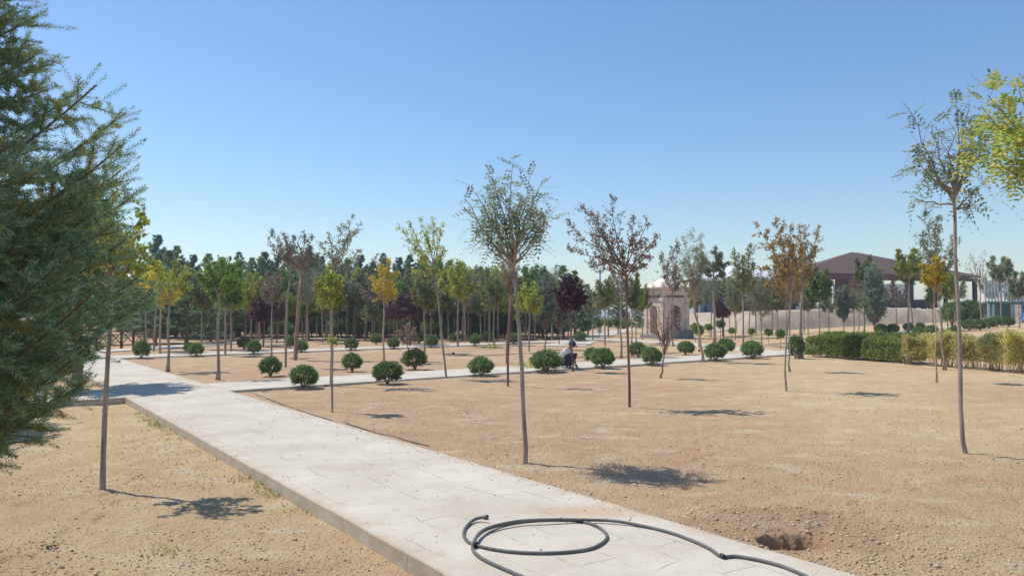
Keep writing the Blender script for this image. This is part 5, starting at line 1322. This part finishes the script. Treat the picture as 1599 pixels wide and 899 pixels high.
# dark round shrubs by the pavilion corner and boulders
for i, (px, Y, pt, hw) in enumerate([(1486, 60, 476, 14), (1514, 60, 474, 16), (1500, 63, 480, 12)]):
    x = (px - 799.5) / FPX * Y; z = float(h(x, Y)); H = CAM_H + (HORIZON - pt) / FPX * Y - z; T = empty('shrub', (x, Y, z), i, ['dark rounded shrub left of the locust trunk by the pavilion corner', 'dark rounded shrub right of the locust trunk by the pavilion corner', 'dark shrub between the two rounded ones at the pavilion corner'][i], 'shrub', 'dark shrubs at the pavilion corner')
    k = H / 1.9; T.scale = (hw / FPX * Y, k, k); link('foliage', BALLS[i][0], T); link('stem', BALLS[i][1], T)
def boulder(px, py, w, i):
    p = P(px, py); r = np.random.default_rng(i + 300); import bmesh
    bm = bmesh.new(); bmesh.ops.create_icosphere(bm, subdivisions=3, radius=1)
    for v in bm.verts:
        c = v.co; f = 1 + .35 * float(vnoise(c.x * 2 + i, c.y * 2 + c.z, .6, i)) + .12 * float(vnoise(c.x * 5, c.z * 5 + i, .5, i)); v.co = Vector((c.x * f, c.y * f, c.z * f * .75 + .5))
    me = bpy.data.meshes.new('boulder'); bm.to_mesh(me); bm.free(); o = link('boulder', me, None, M['stone3']); o.location = p; s = w / (FPX / p.y); o.scale = (s, s, s)
    tag(o, 'pale boulder in the far pile between the purple ball tree and the pole', 'boulder', 'pale boulders in the far pile')
M['stone3'] = simple('pale_boulder', (.55, .50, .46), .9, 0, .15, 2, .5, 8)
for i, (a, b_, w) in enumerate([(887, 514, 7), (897, 513, 6), (907, 512, 8), (918, 511, 7), (880, 516, 5), (925, 513, 5)]): boulder(a, b_, w, i)

# ------------------------------------------------------------------ crouching man
def man():
    p = P(888, 577.5); z = .0
    T = empty('person', (p.x, p.y, p.z), math.radians(-24), 'man crouching by the path in white T-shirt, dark trousers and dark blue cap', 'person')
    skin = simple('skin', (.34, .17, .12), .6, 0, .1, 8); shirt = simple('shirt_cotton', (.80, .77, .73), .85, 0, .04, 6, .3, 25)
    trous = simple('trouser_cloth', (.028, .035, .065), .85, 0, .2, 6, .3, 25); capm = simple('cap_cloth', (.045, .065, .14), .8, 0, .15, 8); shoe = simple('shoe_leather', (.03, .03, .035), .6, 0, .2, 8)
    hair = simple('hair', (.02, .015, .012), .8, 0, .2, 30)
    def sk(name, verts, edges, rad, mat, sub=2, root=0):
        me = bpy.data.meshes.new(name); me.from_pydata(verts, edges, []); o = bpy.data.objects.new(name, me); C.objects.link(o); o.parent = T; me.materials.append(mat)
        m = o.modifiers.new('skin', 'SKIN'); m.use_smooth_shade = True
        for i, q in enumerate(rad):
            sv = me.skin_vertices[0].data[i]; sv.radius = q if isinstance(q, tuple) else (q, q); sv.use_root = (i == root)
        s = o.modifiers.new('sub', 'SUBSURF'); s.levels = sub; s.render_levels = sub
        return o
    # joints : x forward, y to his left, z up
    hip = (-.24, 0, .27); ch = (-.10, 0, .52); nk = (.03, 0, .70); hd = (.11, 0, .80); ht = (.14, 0, .88)
    shL = (-.02, .19, .64); shR = (-.02, -.19, .64); elL = (.10, .17, .40); elR = (.09, -.15, .40); wrL = (.22, .06, .19); wrR = (.20, -.03, .18)
    V = [hip, (-.18, 0, .40), ch, nk, hd, ht, shL, elL, wrL, shR, elR, wrR,
         (-.20, .11, .25), (.19, .20, .50), (-.04, .16, .10), (.10, .17, .035), (-.20, -.11, .25), (.19, -.17, .50), (-.04, -.13, .10), (.10, -.14, .035)]
    E = [(0, 1), (1, 2), (2, 3), (3, 4), (4, 5), (2, 6), (6, 7), (7, 8), (2, 9), (9, 10), (10, 11), (0, 12), (12, 13), (13, 14), (14, 15), (0, 16), (16, 17), (17, 18), (18, 19)]
    R = [.13, .12, .13, .052, .098, .07, .062, .042, .028, .062, .042, .028, .085, .058, .04, .035, .085, .058, .04, .035]
    sk('body', V, E, R, skin)
    sk('shirt', [(-.25, 0, .27), (-.19, 0, .40), (-.10, 0, .53), (-.01, 0, .65), (-.01, .20, .635), (.05, .195, .50), (-.01, -.20, .635), (.04, -.19, .50)], [(0, 1), (1, 2), (2, 3), (2, 4), (4, 5), (2, 6), (6, 7)], [(.18, .165), (.17, .155), (.17, .16), (.085, .085), .088, .070, .088, .070], shirt)
    sk('trousers', [(-.25, 0, .25), (-.20, .12, .24), (.0, .17, .39), (.20, .20, .51), (.08, .18, .30), (-.04, .16, .11), (-.20, -.12, .24), (.0, -.15, .39), (.20, -.17, .51), (.08, -.15, .30), (-.04, -.13, .11)],
       [(0, 1), (1, 2), (2, 3), (3, 4), (4, 5), (0, 6), (6, 7), (7, 8), (8, 9), (9, 10)], [(.14, .12), .105, .088, .078, .068, .06, .11, .09, .078, .068, .06], trous)
    for sg in (1, -1):
        y = .165 if sg > 0 else -.135
        sk('shoe', [(-.08, y, .05), (.06, y, .045), (.17, y + .01 * sg, .035)], [(0, 1), (1, 2)], [(.052, .05), (.05, .045), (.04, .032)], shoe)
    def loft(name, c, ax, prof, mat, sx=1.0):
        # rotated surface of revolution about `ax`
        mb = MB(); mb.lathe(prof, 20); q = Vector((0, 0, 1)).rotation_difference(Vector(ax).normalized()).to_matrix().to_4x4()
        mb.v = [tuple(Matrix.Translation(c) @ q @ Vector((v[0], v[1] * sx, v[2]))) for v in mb.v]; return mb.build(name, mat, T, smooth=True)
    loft('hair', (.105, 0, .80), (.45, 0, 1), [(.098, -.03), (.108, .0), (.108, .03)], hair, .88)
    cp = loft('cap', (.12, 0, .825), (.45, 0, 1), [(.112, .0), (.115, .03), (.10, .075), (.06, .10), (.01, .108)], capm, .9)
    mb = MB(); n = 9; top = []; 
    for k in range(n):
        q = -PI / 2 * .9 + PI * .9 * k / (n - 1); top.append((.22 + .09 * math.cos(q), .085 * math.sin(q), .80 - .06 * math.cos(q)))
    V = top + [(a, b, c - .012) for a, b, c in top]; mb.add(V, [tuple(range(n)), tuple(range(2 * n - 1, n - 1, -1))] + [(i, n + i, n + (i + 1) % n, (i + 1) % n) for i in range(n)]); br = mb.build('brim', capm, cp)
    # face
    fc = Vector((.11, 0, .80)); fw = Vector((.85, 0, -.45)).normalized(); upv = Vector((.45, 0, .9)).normalized()
    mb = MB(); b0 = fc + fw * .085 - upv * .01; mb.tube([b0 + upv * .02, b0 + fw * .03 - upv * .012, b0 - upv * .02], [.008, .015, .010], 8); mb.build('nose', skin, T, smooth=True)
    for sg in (-1, 1):
        mb = MB(); c = fc + fw * .088 + Vector((0, sg * .032, 0)) + upv * .012; mb.lathe([(.002, -.008), (.009, 0), (.002, .008)], 8, c=tuple(c)); mb.build('eye', hair, T)
        mb = MB(); c = fc + Vector((0, sg * .092, -.005)); mb.tube([c + upv * .03, c + Vector((0, sg * .012, 0)), c - upv * .03], [.008, .014, .008], 8); mb.build('ear', skin, T, smooth=True)
    mb = MB(); c = fc + fw * .092 - upv * .045; mb.tube([c + Vector((0, -.022, 0)), c + fw * .004, c + Vector((0, .022, 0))], [.003, .006, .003], 6); mb.build('mouth', simple('lips', (.24, .09, .07), .6), T, smooth=True)
    # hands: palm with five curled fingers each
    for sg, w in ((1, Vector(wrL)), (-1, Vector(wrR))):
        d = Vector((.55, -.25 * sg, -.75)).normalized(); s = Vector((.3, 1 * sg, .0)).normalized(); s = (s - d * s.dot(d)).normalized(); nn = d.cross(s)
        V = [tuple(w), tuple(w + d * .045), tuple(w + d * .08)]; E = [(0, 1), (1, 2)]; R = [.026, (.034, .02), (.036, .018)]
        for k, (o_, l_) in enumerate([(-.027, .065), (-.009, .075), (.009, .07), (.026, .055)]):
            b = len(V); q = w + d * .085 + s * o_; V += [tuple(q), tuple(q + d * l_ * .5), tuple(q + d * l_ * .8 - nn * l_ * .35 * sg)]; E += [(2, b), (b, b + 1), (b + 1, b + 2)]; R += [.010, .009, .008]
        b = len(V); q = w + d * .03 + s * (-.035); V += [tuple(q), tuple(q + d * .03 - s * .025), tuple(q + d * .06 - s * .02)]; E += [(1, b), (b, b + 1), (b + 1, b + 2)]; R += [.013, .011, .009]
        sk('hand', V, E, R, skin)
man()
p = P(876, 576); mb = MB(); 
o = None
import bmesh
bm = bmesh.new(); bmesh.ops.create_icosphere(bm, subdivisions=3, radius=1)
for v in bm.verts:
    c = v.co; f = 1 + .3 * float(vnoise(c.x * 3, c.y * 3 + c.z * 2, .7, 4)); v.co = Vector((c.x * .14 * f, c.y * .10 * f, max(-.0, c.z * .10 * f + .09)))
me = bpy.data.meshes.new('white_bag'); bm.to_mesh(me); bm.free()
o = link('white_bag', me, None, simple('bag_plastic', (.72, .72, .72), .5, 0, .05, 8), smooth=True); o.location = p; tag(o, 'crumpled white bag on the ground at the feet of the crouching man', 'bag')

# ---- every look-alike of the grove gets a label of its own: its rank from the left
ONES = ['', 'first', 'second', 'third', 'fourth', 'fifth', 'sixth', 'seventh', 'eighth', 'ninth', 'tenth', 'eleventh', 'twelfth', 'thirteenth', 'fourteenth', 'fifteenth', 'sixteenth', 'seventeenth', 'eighteenth', 'nineteenth']
CARD = ['', 'one', 'two', 'three', 'four', 'five', 'six', 'seven', 'eight', 'nine']
def ordinal(n):
    if n < 20: return ONES[n]
    t = ['', '', 'twent', 'thirt', 'fort', 'fift'][n // 10]
    return t + 'ieth' if n % 10 == 0 else t + 'y-' + ONES[n % 10]
byg = {}
for o in SC.objects:
    if o.parent is None and o.get('group') and o.get('label'): byg.setdefault((o['group'], o['label']), []).append(o)
for (g, lb), os_ in byg.items():
    if len(os_) < 2: continue
    os_.sort(key=lambda o: o.location.x / max(.1, o.location.y))
    for i, o in enumerate(os_): 
        o['label'] = ' '.join((ordinal(i + 1) + ' from the left: ' + lb).split()[:16])

# ---- the air
hz = bpy.data.materials.new('haze_air'); hz.use_nodes = True
hn = hz.node_tree.nodes; hn.remove(hn['Principled BSDF']); pv = hn.new('ShaderNodeVolumePrincipled')
pv.inputs['Color'].default_value = (.80, .88, 1, 1); pv.inputs['Density'].default_value = .0009; pv.inputs['Anisotropy'].default_value = .3
hz.node_tree.links.new(pv.outputs[0], hn['Material Output'].inputs['Volume'])
mb = MB(); mb.box(-2600, 2600, -2600, 2600, -2.0, 16.0); o = mb.build('haze', hz); tag(o, kind='stuff')
